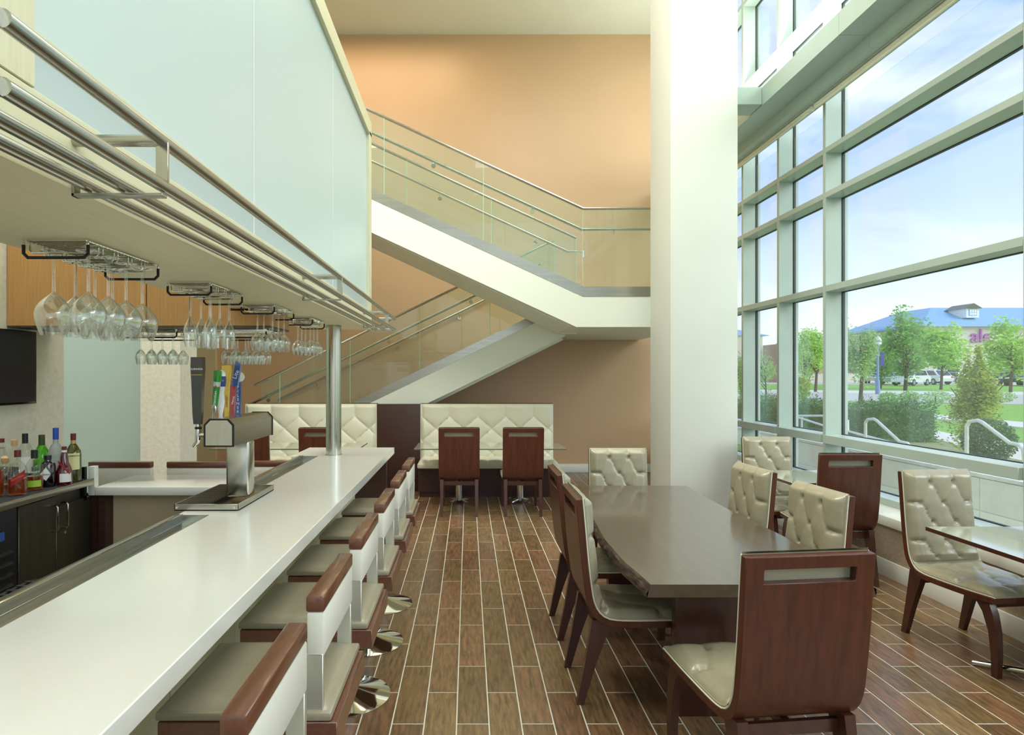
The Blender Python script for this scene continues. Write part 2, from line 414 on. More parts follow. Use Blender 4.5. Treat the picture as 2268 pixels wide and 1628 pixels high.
for z in (.56, 2.46, 4.46): G().box(-2.95, 3.7, -4.23, -4.22, z, z+1.88).obj('pane', 'pane', wn2, smooth=False)
struct(G().box(-3.05, -2.9, -4.15, 4.63, 0, 7.447).obj('wall_left', 'wallpaper'))
struct(G().box(-7.45, -3.50, 7.0, 7.12, 0, 5.2).obj('wall_partition', 'sage_paint'))
struct(G().box(-3.30, -2.90, 6.5, 6.9, 0, 5.2).obj('wall_pier', 'wallpaper'))
struct(G().box(-7.45, -2.86, 6.5, 7.3, 5.2, 5.45).obj('trim_1', 'white_paint'))
struct(G().box(-5.9, -4.27, 10.9, 10.98, 0, 5.0).obj('wall_alcove', 'tan_paint'))
struct(G().box(1.25, 3.43, 10.955, 10.98, 0, .14).rbox(1.25, 3.43, 10.945, 10.98, 0, .11, .004).obj('baseboard_back', 'trim_white'))
# low wall below the windows
struct(G().box(3.43, 3.9, -4.15, 10.98, 0, .42).obj('wall_right', 'stucco'))
struct(G().rbox(3.415, 3.43, -4.15, 10.98, 0, .14, .004).obj('baseboard_right', 'trim_white'))
struct(G().rbox(3.40, 3.70, -4.15, 10.98, .42, .50, .006).obj('window_sill', 'trim_white'))
struct(G().rbox(2.068, 2.755, 6.6, 7.33, 0, 7.447, .004).obj('column', 'white_paint'))

# ---- curtain wall
XM, XO, MW = 3.69, 3.86, .05
mull = [8.69+1.0, 8.67, 7.67, 6.67, 4.245, 3.245, 2.245, 1.245, .245, -.755, -1.755, -2.755, -3.9, 10.95]
mull = sorted(mull)
zs = [(.50, .56), (.95, 1.035), (2.51, 2.575), (3.48, 3.54), (3.945, 4.0), (4.46, 4.80), (5.49, 5.55), (6.6, 6.66), (7.38, 7.447)]
wn = sempty('window_1')
for y in mull:
    m = G().rbox(XM, XO, y, y+MW, .5, 7.447, .003, 1).obj('mullion', 'alu', wn)
    G().box(XO, XO+.03, y-.006, y+MW+.006, .5, 7.447).obj('gasket', 'gasket', m)
    G().box(XO+.03, XO+.06, y-.004, y+MW+.004, .5, 7.447).obj('pressure_cap', 'alu', m)
for i in range(len(mull)-1):
    y0, y1 = mull[i]+MW, mull[i+1]
    for a, b in zs:
        if (a, b) == (4.46, 4.80): continue
        d = 3.655 if b-a > .08 and a < 2 else XM
        t = G().rbox(XM if a > 1.1 or a < .6 else 3.66, XO, y0, y1, a, b, .003, 1).obj('transom', 'alu', wn)
        G().box(XO, XO+.03, y0, y1, a-.006, b+.006).obj('gasket', 'gasket', t)
    for j in range(len(zs)-1):
        z0, z1 = zs[j][1], zs[j+1][0]
        G().box(XO+.005, XO+.02, y0, y1, z0, z1).obj('pane', 'pane', wn, smooth=False)
# ---- clad beam along the glazing
bs = sempty('beam')
pts = [(3.186, 4.772), (3.186, 4.575), (3.45, 4.575), (3.45, 4.46), (3.688, 4.46), (3.688, 4.772)]
for a, b in ((-4.15, -1), (-1, 2.5), (2.5, 5.55), (5.55, 8.6), (8.6, 10.98)):
    G().prism(pts, 'y', a+.002, b-.002).obj('cladding_panel', 'alu_beam', bs, angle=20)
G().prism([(3.2, 4.76), (3.2, 4.59), (3.46, 4.59), (3.46, 4.47), (3.68, 4.47), (3.68, 4.76)], 'y', -4.1, 10.97).obj('beam_core', 'gasket', bs)
G().rbox(2.757, 3.185, 7.0, 7.30, 4.585, 4.775, .003, 1).obj('beam_tie', 'alu_beam', bs)
for i, (a, b) in enumerate(((-.7, 4.2), (4.28, 6.64), (6.72, 8.66), (8.74, 10.9))):
    s = thing('roller_shade', ['', 'cream roller shade in the wide bay, nearest under the metal beam', 'rolled-up cream shade under the beam, over the two narrow bays', 'furthest cream roller shade, beside the white column top'][i] or 'cream roller shade overhead, out past the near end of the beam', 'window shade', (3.58, (a+b)/2, 4.455))
    h = (b-a)/2
    G().tube([(0, -h, -.03), (0, h, -.03)], .028, 14).obj('roll', 'shade_fabric', s)
    G().rbox(-.035, .035, -h, h, -.005, .005, .002, 1).obj('cassette', 'alu', s)
    G().rbox(-.03, -.02, -h+.02, h-.02, -.075, -.055, .003, 1).obj('hem_bar', 'shade_fabric', s)
ol = thing('power_outlet', 'white power outlet low on the wall under the window', 'outlet', (3.429, 5.71, .265))
G().rbox(-.006, 0, -.036, .036, -.058, .058, .002).obj('cover_plate', 'trim_white', ol)
for z in (-.022, .022): G().rbox(-.008, -.005, -.012, .012, z-.014, z+.014, .002).obj('socket', 'label_white', ol)

# ================================================================== STAIR
st = thing('staircase', 'white switchback staircase with glass balustrades behind the booths', 'staircase')
def up(x): return 2.60+.461*(1.388-x)      # top of upper stringer face
XL = -3.9
G().prism([(1.388, 2.60), (XL, up(XL)), (XL, up(XL)-.404), (1.307, 2.232), (2.9, 2.232), (2.9, 2.60)], 'y', 7.8, 7.93).obj('stringer', 'stair_white', st)
G().prism([(1.534, 2.60), (XL, up(XL)), (XL, up(XL)-.404), (1.307, 2.232), (1.534, 2.232)], 'y', 9.10, 9.23).obj('stringer', 'stair_white', st)
G().prism([(1.25, 2.262), (XL, up(XL)-.36), (XL, up(XL)-.394), (1.25, 2.232+.01)], 'y', 7.93, 9.10).obj('soffit_panel', 'stair_white', st)
G().box(1.25, 2.9, 7.93, 10.98, 2.25, 2.50).obj('landing', 'stair_white', st)
def lo(x): return 1.938+.485*x             # top of lower stringer face
G().prism([(1.25, lo(1.25)), (-3.78, .1), (-3.78, 0), (-3.14, 0), (1.4, 2.21), (1.4, 2.5)], 'y', 9.35, 9.47).obj('stringer', 'stair_white', st)
G().prism([(1.3, 2.23), (-3.1, .06), (-3.1, 0), (-3.0, 0), (1.4, 2.17)], 'y', 9.47, 10.97).obj('soffit_panel', 'stair_white', st)
# steps
n = 14
for i in range(n):
    x = -3.75+i*(4.95/n); z = (i+1)*2.42/(n)
    G().box(x, x+.37, 9.47, 10.95, z-.05, z).obj('step', 'tan_paint', st)
for i in range(15):
    x = 1.3-(i+1)*.345; z = 2.52+(i+1)*.345*.461
    G().box(x, x+.36, 7.93, 9.10, z-.05, z).obj('step', 'tan_paint', st)
# steel glazing shoes
def shoe(poly, y): G().prism(poly, 'y', y, y+.045).obj('glazing_shoe', 'steel_x', st)
for y in (7.795, 9.15):
    xe = 1.39 if y < 8 else 1.534
    shoe([(xe, up(xe)-.0), (xe, up(xe)+.125), (XL, up(XL)+.125), (XL, up(XL))], y)
shoe([(1.391, 2.60), (2.9, 2.60), (2.9, 2.72), (1.391, 2.72)], 7.795)
shoe([(1.2, lo(1.2)), (1.2, lo(1.2)+.128), (-3.5, lo(-3.5)+.128), (-3.5, lo(-3.5))], 9.345)
def gl(poly, y, th=.016):
    G().prism(poly, 'y', y, y+th).obj('glass_panel', 'rail_glass', st, smooth=False)
GH = .97
def seg_glass(xs, f, y):
    for a, b in zip(xs[:-1], xs[1:]):
        a2, b2 = a+.004, b-.004
        gl([(a2, f(a2)+.10), (b2, f(b2)+.10), (b2, f(b2)+.128+.94), (a2, f(a2)+.128+.94)], y)
        G().box(b2-.001, b2+.0045, y-.001, y+.017, f(b2)+.13, f(b2)+.128+.935).obj('glass_joint', 'rail_glass_edge', st)
seg_glass([-3.415, -2.215, -1.015, .185, 1.385], up, 7.81)
seg_glass([-3.27, -2.07, -.87, .33, 1.534], up, 9.165)
seg_glass([-3.0, -2.73, -1.71, -.70, .32, 1.25], lo, 9.36)
gl([(1.40, 2.70), (2.8, 2.70), (2.8, 3.665), (1.40, 3.665)], 7.81)
# cap rails
def caprail(pts, y):
    G().tube([(p[0], y, p[1]) for p in pts], .019, 8).obj('cap_rail', 'steel_x', st)
caprail([(-3.5, up(-3.5)+1.068), (1.39, up(1.39)+1.068), (2.8, 3.665)], 7.818)
caprail([(-3.3, up(-3.3)+1.068), (1.534, up(1.534)+1.068)], 9.173)
caprail([(-3.1, lo(-3.1)+1.068), (1.2, lo(1.2)+1.068)], 9.368)
def handrail(pts, y, bx, f, side=1):
    h = G().tube([(p[0], y, p[1]) for p in pts], .021, 10).obj('handrail', 'steel_x', st)
    for x in bx:
        z = f(x)
        g = G().tube([(x, y, z-.02), (x, y+.0, z-.06), (x, y-.05*side, z-.075)], .008, 8)
        g.tube([(x, y-.062*side, z-.075), (x, y-.048*side, z-.075)], .028, 12)
        g.obj('rail_bracket', 'chrome', h)
fu = lambda x: up(x)+.83
handrail([(-3.4, fu(-3.4)), (1.385, fu(1.385)), (2.8, 3.43)], 7.885, (-3.2, -1.9, -.42, .78), fu)
G().tube([(1.78, 7.885, 3.41), (1.78, 7.885, 3.37), (1.78, 7.835, 3.355)], .009, 8).obj('rail_bracket', 'chrome', st)
fu2 = lambda x: up(x)+.80
handrail([(-3.3, fu2(-3.3)), (1.40, fu2(1.40)), (1.62, fu2(1.40)), (1.62, fu2(1.40)-.09)], 9.09, (-3.0, -1.7, -.40, .95), fu2, -1)
flw = lambda x: lo(x)+.83
handrail([(-3.2, flw(-3.2)), (1.05, flw(1.05))], 9.43, (-2.9, -2.03, -1.15, .04, .8), flw)
handrail([(-3.2, flw(-3.2)+.02), (1.05, flw(1.05)+.02)], 10.9, (-2.55, -1.2, -.15), flw, -1)

# ================================================================== BAR
ZC = .975
bc = thing('bar_counter', 'long bar with a glossy white stone top and pale front panel', 'bar counter')
g = G()
outline = [(-.69, .35), (-.69, 6.03), (-1.482, 6.03), (-1.482, 5.40), (-1.252, 5.40), (-1.252, 3.86), (-1.41, 3.86), (-1.41, 3.12), (-1.252, 3.12), (-1.252, .35)]
g.prism(outline, 'z', ZC-.058, ZC)
o = g.obj('countertop', 'quartz', bc)
bv = o.modifiers.new('bevel', 'BEVEL'); bv.width = .003; bv.segments = 2; bv.limit_method = 'ANGLE'
G().box(-1.20, -1.05, .35, 5.98, 0, ZC-.058).obj('bar_body', 'divider_wood', bc)
for i in range(9):
    y = .37+i*.624
    G().rbox(-1.05, -1.035, y+.003, y+.62, .09, ZC-.06, .002, 1).obj('front_panel', 'bar_panel', bc)
G().box(-1.05, -1.045, .35, 5.98, 0, .09).obj('toe_kick', 'rubber', bc)
G().box(-1.18, -.75, 5.90, 5.98, 0, ZC-.058).obj('end_panel', 'divider_wood', bc)
for a, b in ((.35, 3.12), (3.86, 5.40)):
    g = G()
    g.box(-1.41, -1.252, a, b, ZC-.045, ZC-.035)
    g.rbox(-1.415, -1.38, a, b, ZC-.10, ZC+.004, .004)
    g.box(-1.385, -1.252, b-.006, b, ZC-.04, ZC)
    g.box(-1.385, -1.252, a, a+.006, ZC-.04, ZC)
    d_ = g.obj('drink_trough', 'steel', bc)
    G().tube([(-1.3805, a, ZC+.003), (-1.3805, b, ZC+.003)], .003, 8).obj('trough_bead', 'chrome', d_)
    G().tube([(-1.379, a, ZC-.034), (-1.379, b, ZC-.034)], .0028, 8).obj('trough_bead', 'chrome', d_)
# support pole
po = thing('support_pole', 'round brushed steel pole rising from the bar top to the canopy', 'pole', (-1.138, 5.46, ZC))
G().lathe([(.064, 0), (.064, 1.092)], 32).obj('pole', 'steel_v', po)
G().lathe([(.07, 0), (.07, .006), (.064, .008)], 32).obj('base_ring', 'steel_v', po)
# cross counter
cc = thing('cross_counter', 'shorter white bar counter crossing behind the beer tower', 'bar counter')
G().rbox(-2.25, -1.416, 3.89, 4.37, ZC-.05, ZC, .003).obj('countertop', 'quartz', cc)
G().box(-2.21, -1.42, 4.02, 4.12, 0, ZC-.05).obj('front_panel', 'tan_paint', cc)
G().box(-2.89, -2.255, 3.96, 4.0, 0, ZC-.05).obj('rear_panel', 'divider_wood', cc)
G().box(-2.25, -2.21, 3.93, 4.12, 0, ZC-.05).obj('corner_post', 'divider_wood', cc)
G().rbox(-2.29, -2.252, 3.89, 3.935, ZC-.05, 1.10, .003).obj('end_splash', 'quartz', cc)
# back bar
bb = thing('back_bar', 'dark-topped steel back bar cabinet carrying the liquor bottles', 'cabinet')
G().box(-2.892, -2.262, .9, 3.86, .995, 1.03).obj('worktop', 'black_mat', bb)
G().rbox(-2.262, -2.25, .9, 3.885, .992, 1.031, .003).obj('steel_nosing', 'steel', bb)
G().box(-2.892, -2.296, 3.865, 3.888, .9, 1.10).obj('splash_board', 'black_gloss', bb)
G().box(-2.892, -2.32, 3.30, 3.925, .08, .90).box(-2.892, -2.32, 3.30, 3.86, .90, .99).obj('carcass', 'dark_steel', bb)
for a, b, hs in ((3.305, 3.60, 3.56), (3.606, 3.925, 3.65)):
    d = G().rbox(-2.32, -2.30, a, b, .10, .975 if b < 3.7 else .915, .002, 1).obj('door', 'dark_steel', bb)
    G().tube([(-2.30, hs, .93), (-2.272, hs, .93), (-2.262, hs, .92), (-2.262, hs, .80), (-2.272, hs, .79), (-2.30, hs, .79)], .006, 8).obj('door_handle', 'steel_v', d)
G().tube([(-2.302, 3.68, .755), (-2.296, 3.68, .755)], .009, 12).obj('lock', 'chrome', bb)
ck = thing('bottle_cooler', 'black under-counter cooler with a louvred front panel', 'cooler')
G().rbox(-2.88, -2.30, 2.45, 3.29, .04, .985, .004).obj('body', 'black_plastic', ck)
for i in range(10):
    z = .77-i*.055
    G().prism([(-2.30, z), (-2.285, z-.012), (-2.285, z-.03), (-2.30, z-.024)], 'y', 2.5, 3.25).obj('louvre', 'black_plastic', ck)
G().rbox(-2.302, -2.296, 3.08, 3.20, .83, .875, .002, 1).obj('badge', 'tap_blue', ck)
ub = thing('underbar_drainboard', 'steel underbar drainboard topped with a black rubber mat', 'drainboard', (0, 0, 0))
G().box(-1.92, -1.45, 1.2, 2.85, .70, .75).obj('steel_top', 'steel', ub)
for (x, y) in ((-1.88, 1.25), (-1.5, 1.25), (-1.88, 2.8), (-1.5, 2.8)):
    G().tube([(x, y, 0), (x, y, .70)], .02, 10).obj('leg', 'steel_v', ub)
g = G()
for i in range(28):
    g.box(-1.90, -1.50, 1.25+i*.056, 1.25+i*.056+.02, .752, .765)
for i in range(12): g.box(-1.90+i*.034, -1.885+i*.034, 1.25, 2.79, .752, .762)
tag(g.obj('rubber_bar_mat', 'rubber', None), 'black ribbed rubber mat on the underbar drainboard', 'bar mat')

# upper cabinets above cross counter
uc = thing('upper_cabinet', 'honey-coloured wooden wall cabinets hanging above the cross counter', 'cabinet')
G().box(-2.9, -1.5, 4.075, 4.5, 1.962, 2.60).obj('carcass', 'maple_orange', uc)
for i, (a, b) in enumerate(((-2.9, -2.462), (-2.462, -2.022), (-2.022, -1.75), (-1.75, -1.5))):
    G().rbox(a+.003, b-.003, 4.055, 4.073, 1.96, 2.60, .002, 1).obj('door', 'maple_orange', uc)
G().box(-1.5, -1.25, 4.055, 4.5, 1.962, 2.055).obj('valance', 'maple_orange', uc)
G().box(-2.9, -1.25, 4.06, 4.5, 1.950, 1.962).obj('underside', 'dark_steel', uc)

# ---- canopy above the bar
cn = thing('bar_canopy', 'pale wood canopy over the bar framing a tall frosted glass screen', 'canopy')
ZS = 2.069
G().box(-1.48, -1.036, .2, 5.915, ZS, ZS+.06).obj('soffit_board', 'maple_pale', cn)
G().box(-1.030, -.90, .2, 5.915, ZS-.004, ZS+.06).obj('soffit_board', 'maple_pale', cn)
G().box(-1.48, -1.45, .2, 5.915, ZS+.06, ZS+.30).obj('side_board', 'maple_pale', cn)
G().box(-1.45, -.90, .2, 5.915, ZS+.29, ZS+.30).obj('top_board', 'maple_pale', cn)
G().rbox(-.90, -.884, .2, 5.907, ZS-.006, 2.233, .002, 1).obj('fascia_board', 'maple_pale', cn)
G().rbox(-1.02, -.884, .2, 5.907, 3.82, 3.954, .002, 1).obj('top_frame', 'maple_pale', cn)
G().rbox(-1.02, -.884, 5.80, 5.907, 2.20, 3.85, .002, 1).obj('end_frame', 'maple_pale_v', cn)
G().rbox(-1.02, -.884, .2, 1.319, 2.236, 3.82, .002, 1).obj('end_frame', 'maple_pale_v', cn)
G().box(-1.02, -.905, 1.3, 5.8, 2.215, 2.236).obj('bottom_frame', 'maple_pale', cn)
for a, b in ((1.319, 2.749), (2.749, 4.352), (4.352, 5.80)):
    p = G().box(-.925, -.913, a+.004, b-.004, 2.23, 3.83).obj('frosted_panel', 'frosted_glass', cn)
    if b < 5.7: G().box(-.921, -.9115, b-.004, b+.004, 2.234, 3.82).obj('joint_strip', 'label_white', cn)
# ---- tube shelf
ts = thing('tube_shelf', 'overhead shelf of long brushed steel tubes along the canopy edge', 'shelf')
TX, ZL, ZU = -.686, 2.075, 2.176
for x, z in ((TX, ZL), (-.777, ZL), (-.852, ZL)):
    yb = 6.03 if x == TX else 5.98
    G().tube([(x, .95, z), (x, yb, z)], .0145, 20).obj('tube', 'steel', ts)
G().tube([(TX, .95, ZU), (TX, 6.03, ZU)], .0145, 20).obj('tube', 'steel', ts)
for z in (ZL, ZU):
    G().tube([(TX-.0, .95, z), (-.884, .95, z)], .0145, 16).obj('tube_end', 'steel_x', ts)
for z in (ZU, ): G().tube([(TX, 6.02, z), (-.884, 6.02, z)], .0125, 16).obj('tube_end', 'steel_x', ts)
G().tube([(TX, 6.02, ZL), (-.87, 6.02, ZL)], .0125, 16).obj('tube_end', 'steel_x', ts)
for y in (1.449, 3.45, 5.44):
    b = G().rbox(TX-.014, TX+.014, y-.004, y+.004, ZL, ZU, .001, 1).obj('bracket', 'steel_v', ts)
    g = G().tube([(TX, y, ZU), (-.884, y, ZU)], .0135, 14); g.obj('bracket_arm', 'steel_x', b)
    g = G().rbox(-.884, TX+.005, y-.012, y+.012, ZL-.026, ZL-.019, .001, 1).rbox(-.884, -.877, y-.012, y+.012, ZL-.026, ZL+.03, .001, 1)
    g.obj('bracket_foot', 'steel_x', b)

# ---- glass racks and stemware
def rack(x0, x1, y0, y1, ztop, label, nl=5, simple=False):
    w, l = (x1-x0), (y1-y0)
    r = thing('stemware_rack', label, 'glass rack', ((x0+x1)/2, (y0+y1)/2, ztop), 0, 'wire stemware racks')
    hw, hl = w/2, l/2
    g = G()
    nn = 22 if not simple else 10
    for i in range(nn):
        y = -hl+.01+(l-.02)*i/(nn-1)
        g.tube([(-hw+.006, y, -.008), (hw-.006, y, -.008)], .0018, 5)
    for x in (-hw+.008, hw-.008): g.tube([(x, -hl, -.005), (x, hl, -.005)], .003, 6)
    g.obj('wire_grid', 'chrome', r)
    for i in range(nl):
        for dy in (-.012, .012):
            y = -hl+(i+.5)*l/nl+dy - l/nl/2
            if y < -hl+.01: continue
            G().tube([(-hw+.012, y, -.008), (-hw+.012, y, -.034), (-hw+.02, y, -.043), (hw-.02, y, -.043), (hw-.012, y, -.034), (hw-.012, y, -.008)], .0025, 6).obj('hanger_wire', 'chrome', r)
    for y in (-hl, hl):
        g = G().tube([(-hw, y, -.004), (-hw, y, -.046), (-hw+.013, y, -.059), (hw-.013, y, -.059), (hw, y, -.046), (hw, y, -.004)], .003, 6)
        e = g.obj('end_wire', 'chrome', r)
        G().tube([(-hw, y, -.020), (-hw, y, -.046), (-hw+.013, y, -.059), (hw-.013, y, -.059), (hw, y, -.046), (hw, y, -.020)], .0052, 8).obj('rubber_grip', 'rubber', e)
    return r
def wineglass_mesh(hgt, bw, rim, bowlh, foot=.036):
    # upside-down: foot at z=0 (top), rim at -hgt.  closed shell with thin wall
    st_ = hgt-bowlh
    prof = [(.001, 0), (foot, 0), (foot, -.0018), (.012, -.006), (.0055, -.018), (.0046, -st_*.6), (.0055, -st_+.004)]
    K = 12
    outer = []
    for i in range(K+1):
        t = i/K
        r = bw*math.sin(min(1, t/.52)*PI/2)**.85 if t < .52 else bw+(rim-bw)*((t-.52)/.48)**1.6
        outer.append((max(r, .005), -st_-bowlh*t))
    inner = [(max(r-.0016, .0008), z+(.0 if i else -.006)) for i, (r, z) in enumerate(outer)]
    return G().lathe(prof+outer+inner[::-1]+[(.0006, -st_-.007)], 26).mesh('wine_glass', 'wine_glass')
wg = {'big': wineglass_mesh(.265, .0535, .037, .135), 'tulip': wineglass_mesh(.262, .029, .021, .14, .03),
      'mid': wineglass_mesh(.245, .041, .030, .115), 'small': wineglass_mesh(.20, .034, .026, .10, .03)}
nm = {'big': 'balloon wine glass', 'tulip': 'slim tulip glass', 'mid': 'medium wine glass', 'small': 'small wine glass'}
def hang(kind, xs, ys, z, where, grp):
    ordy = ['nearest', 'second', 'third', 'fourth']
    for i, y in enumerate(ys):
        for j, x in enumerate(xs):
            side = ('window-side', 'wall-side')[j] if len(xs) == 2 else 'single'
            if len(xs) == 2: lab = f'{nm[kind]} in the {side} row of {where}, {ordy[i]} one'
            else: lab = f'{nm[kind]} hanging upside down'
            o = mkobj('wine_glass', wg[kind]); o.location = (x, y, z)
            tag(o, lab, 'wine glass', grp)
rack(-1.358, -1.161, 1.972, 2.417, ZS-.001, 'chrome wire glass rack under the canopy, nearest of the four', 5)
hang('big', (-1.197, -1.306), (2.035, 2.147, 2.259, 2.371), ZS-.028, 'the nearest rack', 'balloon glasses in the nearest rack')
rack(-1.343, -1.149, 2.885, 3.28, ZS-.001, 'chrome wire glass rack holding the slim tulip glasses', 4)
hang('tulip', (-1.185, -1.275), (2.96, 3.08, 3.20), ZS-.028, 'the tulip rack', 'tulip glasses in the second rack')
rack(-1.325, -1.133, 3.77, 4.19, ZS-.001, 'chrome wire glass rack, third from the near end of the canopy', 4)
hang('mid', (-1.17, -1.26), (3.86, 3.98, 4.10), ZS-.028, 'the third rack', 'wine glasses in the third rack')
rack(-1.30, -1.115, 4.62, 5.0, ZS-.001, 'chrome wire glass rack furthest along, beside the steel pole', 4)
hang('mid', (-1.15, -1.24), (4.70, 4.81, 4.92), ZS-.028, 'the rack by the pole', 'wine glasses in the rack by the pole')
rk = rack(-2.20, -1.86, 4.12, 4.44, 1.949, 'wire glass rack under the wooden cabinets, on the wall side', 3, True)
rk2 = rack(-1.64, -1.29, 4.12, 4.44, 1.949, 'wire glass rack under the wooden cabinets, behind the tulip glasses', 3, True)
for nmz, x0 in (('wall-side cabinet rack', -2.13), ('cabinet rack nearer the pole', -1.57)):
    for i in range(4):
        for j, y in enumerate((4.2, 4.35)):
            o = mkobj('wine_glass', wg['small']); o.location = (x0+i*.07, y, 1.949-.028)
            tag(o, f'small wine glass in the {nmz}, {["front","back"][j]} row, {["first","second","third","fourth"][i]} from the wall', 'wine glass', 'small glasses under the cabinets')

# ---- beer tower
bt = thing('beer_tower', 'T-shaped steel beer tower standing on the white bar', 'beer tower', (-1.22, 3.46, ZC))
G().rbox(-.061, .061, -.05, .05, .03, .325, .012, 3).obj('column', 'steel_v', bt)
hx = [(-.084, 0), (-.084, .105), (-.058, .133), (.031, .133), (.057, .105), (.057, 0)]
G().prism([(x, z+.323) for x, z in hx], 'y', -.265, .372).obj('tap_box', 'steel', bt, angle=20)
for y, a in ((-.265, -1), (.372, 1)):
    g = G(); q = [(x*1.06+.0006, (z-.066)*1.05+.066+.323) for x, z in hx]
    g.prism(q, 'y', y-.002, y+.003); e = g.obj('end_gasket', 'rubber', bt)
    G().prism([(x*.93, (z-.066)*.93+.066+.323) for x, z in hx], 'y', y+a*.001-.004, y+a*.001+.004).obj('end_plate', 'steel_v', e)
dt = thing('drip_tray', 'steel drip tray with a slotted grate under the beer tower', 'drip tray', (-1.30, 3.495, ZC+.001))
g = G().box(-.16, .16, -.29, .29, 0, .006)
g.rbox(-.16, -.155, -.29, .29, 0, .034, .001, 1).rbox(.155, .16, -.29, .29, 0, .034, .001, 1).rbox(-.16, .16, -.29, -.285, 0, .034, .001, 1).rbox(-.16, .16, .285, .29, 0, .034, .001, 1)
g.obj('tray', 'steel_x', dt)
g = G()
for i in range(20): g.box(-.15, .005, -.28+i*.029, -.28+i*.029+.010, .026, .037)
for i in range(9): g.box(-.15+i*.0185, -.146+i*.0185, -.28, .28, .026, .034)
g.obj('grate', 'dark_steel', dt)
for x in (-.145, .14): G().tube([(x, -.294, .017), (x, -.289, .017)], .006, 10).obj('screw', 'chrome', dt)

def tapfit(y, matn, label, prof, kind='round', lean=0, txt=None):
    """beer tap: faucet + handle; origin at the shank on the tower box"""
    t = thing('beer_tap', label, 'beer tap', (-1.302, y, ZC+.375), 0)
    g = G().tube([(0, 0, 0), (-.05, 0, .0)], .013, 12).tube([(-.05, 0, .03), (-.05, 0, -.005), (-.055, 0, -.035), (-.075, 0, -.06)], [.014, .016, .012, .009], 12)
    g.tube([(-.05, 0, .025), (-.052, 0, .055)], .011, 12)
    g.obj('faucet', 'chrome', t)
    G().lathe([(.016, 0), (.018, .006), (.014, .012)], 12, (-.05, 0, .03)).obj('collar', 'rubber', t)
    g = G()
    if kind == 'round': g.lathe(prof, 20)
    else:
        w = prof
        k = len(w); vs = []
        for hw, hd, z in w: vs += [(-hd, -hw, z), (hd, -hw, z), (hd, hw, z), (-hd, hw, z)]
        fs = [(3, 2, 1, 0), tuple(range(4*k-4, 4*k))]+[(i*4+j, i*4+(j+1) % 4, i*4+4+(j+1) % 4, i*4+4+j) for i in range(k-1) for j in range(4)]
        g.add(vs, fs)
    g.xf(Matrix.Translation((-.052, 0, .055)) @ Matrix.Rotation(lean, 4, 'Y'))
    hnd = g.obj('tap_handle', matn, t, angle=50)
    return t, hnd, Matrix.Translation((-.052, 0, .055)) @ Matrix.Rotation(lean, 4, 'Y')
FR = Matrix.Rotation(PI/2, 4, 'X')      # text facing -Y
t, h, mm = tapfit(3.235, 'tap_black', 'black oval beer tap handle, nearest on the tower', [(.018, .012, 0), (.022, .014, .05), (.026, .017, .20), (.030, .019, .28), (.029, .018, .335)], 'flat')
h.data.transform(Matrix.Translation((-.052, 0, 0)) @ Matrix.Rotation(PI/2, 4, 'Z') @ Matrix.Translation((.052, 0, 0)))
text('GUINNESS', .0135, 'lettering', 'label_white', h, mm @ Matrix.Translation((0, -.0195, .275)) @ FR)
G().box(-.028, .028, -.0196, -.018, .245, .248).xf(mm).obj('gold_band', 'ink_gold', h)
pr = [(.0, 0), (.008, 0), (.008, .05), (.014, .07), (.017, .12), (.0195, .21), (.021, .212), (.021, .27), (.0, .272)]
t, h, mm = tapfit(3.43, 'tap_green', 'green cylindrical beer tap handle with a red star', pr, lean=.09)
G().lathe([(.009, 0), (.0092, .05), (.0145, .068), (.0155, .085), (0, .086)], 16).xf(mm).obj('silver_ferrule', 'chrome', h)
G().lathe([(.0196, .185), (.0202, .213), (.0192, .213)], 20).xf(mm).obj('silver_band', 'tap_silver', h)
text('Heineken', .020, 'lettering', 'label_white', h, mm @ Matrix.Translation((.004, -.0182, .125)) @ FR @ Matrix.Rotation(PI/2, 4, 'Z'))
star = []
for i in range(10):
    r = .009 if i % 2 == 0 else .0036; a = PI/2+i*PI/5; star.append((r*math.cos(a), r*math.sin(a)))
G().prism(star, 'z', 0, .001).xf(mm @ Matrix.Translation((.004, -.0205, .185)) @ FR).obj('red_star', 'light_red', h)
t, h, mm = tapfit(3.53, 'tap_white', 'white rounded beer tap handle with a dark blue label', [(.0, 0), (.012, 0), (.011, .03), (.020, .10), (.014, .15), (.019, .18), (.022, .225), (.019, .255), (.008, .272), (0, .274)], lean=.03)
G().lathe([(.0205, .183), (.0228, .205), (.0228, .228), (.0205, .24)], 20).xf(mm).obj('blue_label', 'banner_blue', h)
text('MOON', .013, 'lettering', 'tap_yellow', h, mm @ Matrix.Translation((.0, -.0235, .215)) @ FR)
t, h, mm = tapfit(3.62, 'tap_yellow', 'yellow paddle beer tap handle lettered in red', [(.010, .008, 0), (.012, .008, .1), (.016, .010, .2), (.024, .012, .27), (.024, .010, .30)], 'flat')
h.data.transform(Matrix.Translation((-.052, 0, 0)) @ Matrix.Rotation(PI/2, 4, 'Z') @ Matrix.Translation((.052, 0, 0)))
text('HARVEST', .016, 'lettering', 'tap_red', h, mm @ Matrix.Translation((.004, -.0115, .10)) @ FR @ Matrix.Rotation(PI/2, 4, 'Z'))
t, h, mm = tapfit(3.71, 'tap_red', 'red beer tap handle with a blue and silver top', [(.009, .008, 0), (.012, .010, .1), (.015, .010, .17), (.015, .010, .19)], 'flat', .06)
h.data.transform(Matrix.Translation((-.052, 0, 0)) @ Matrix.Rotation(PI/2, 4, 'Z') @ Matrix.Translation((.052, 0, 0)))
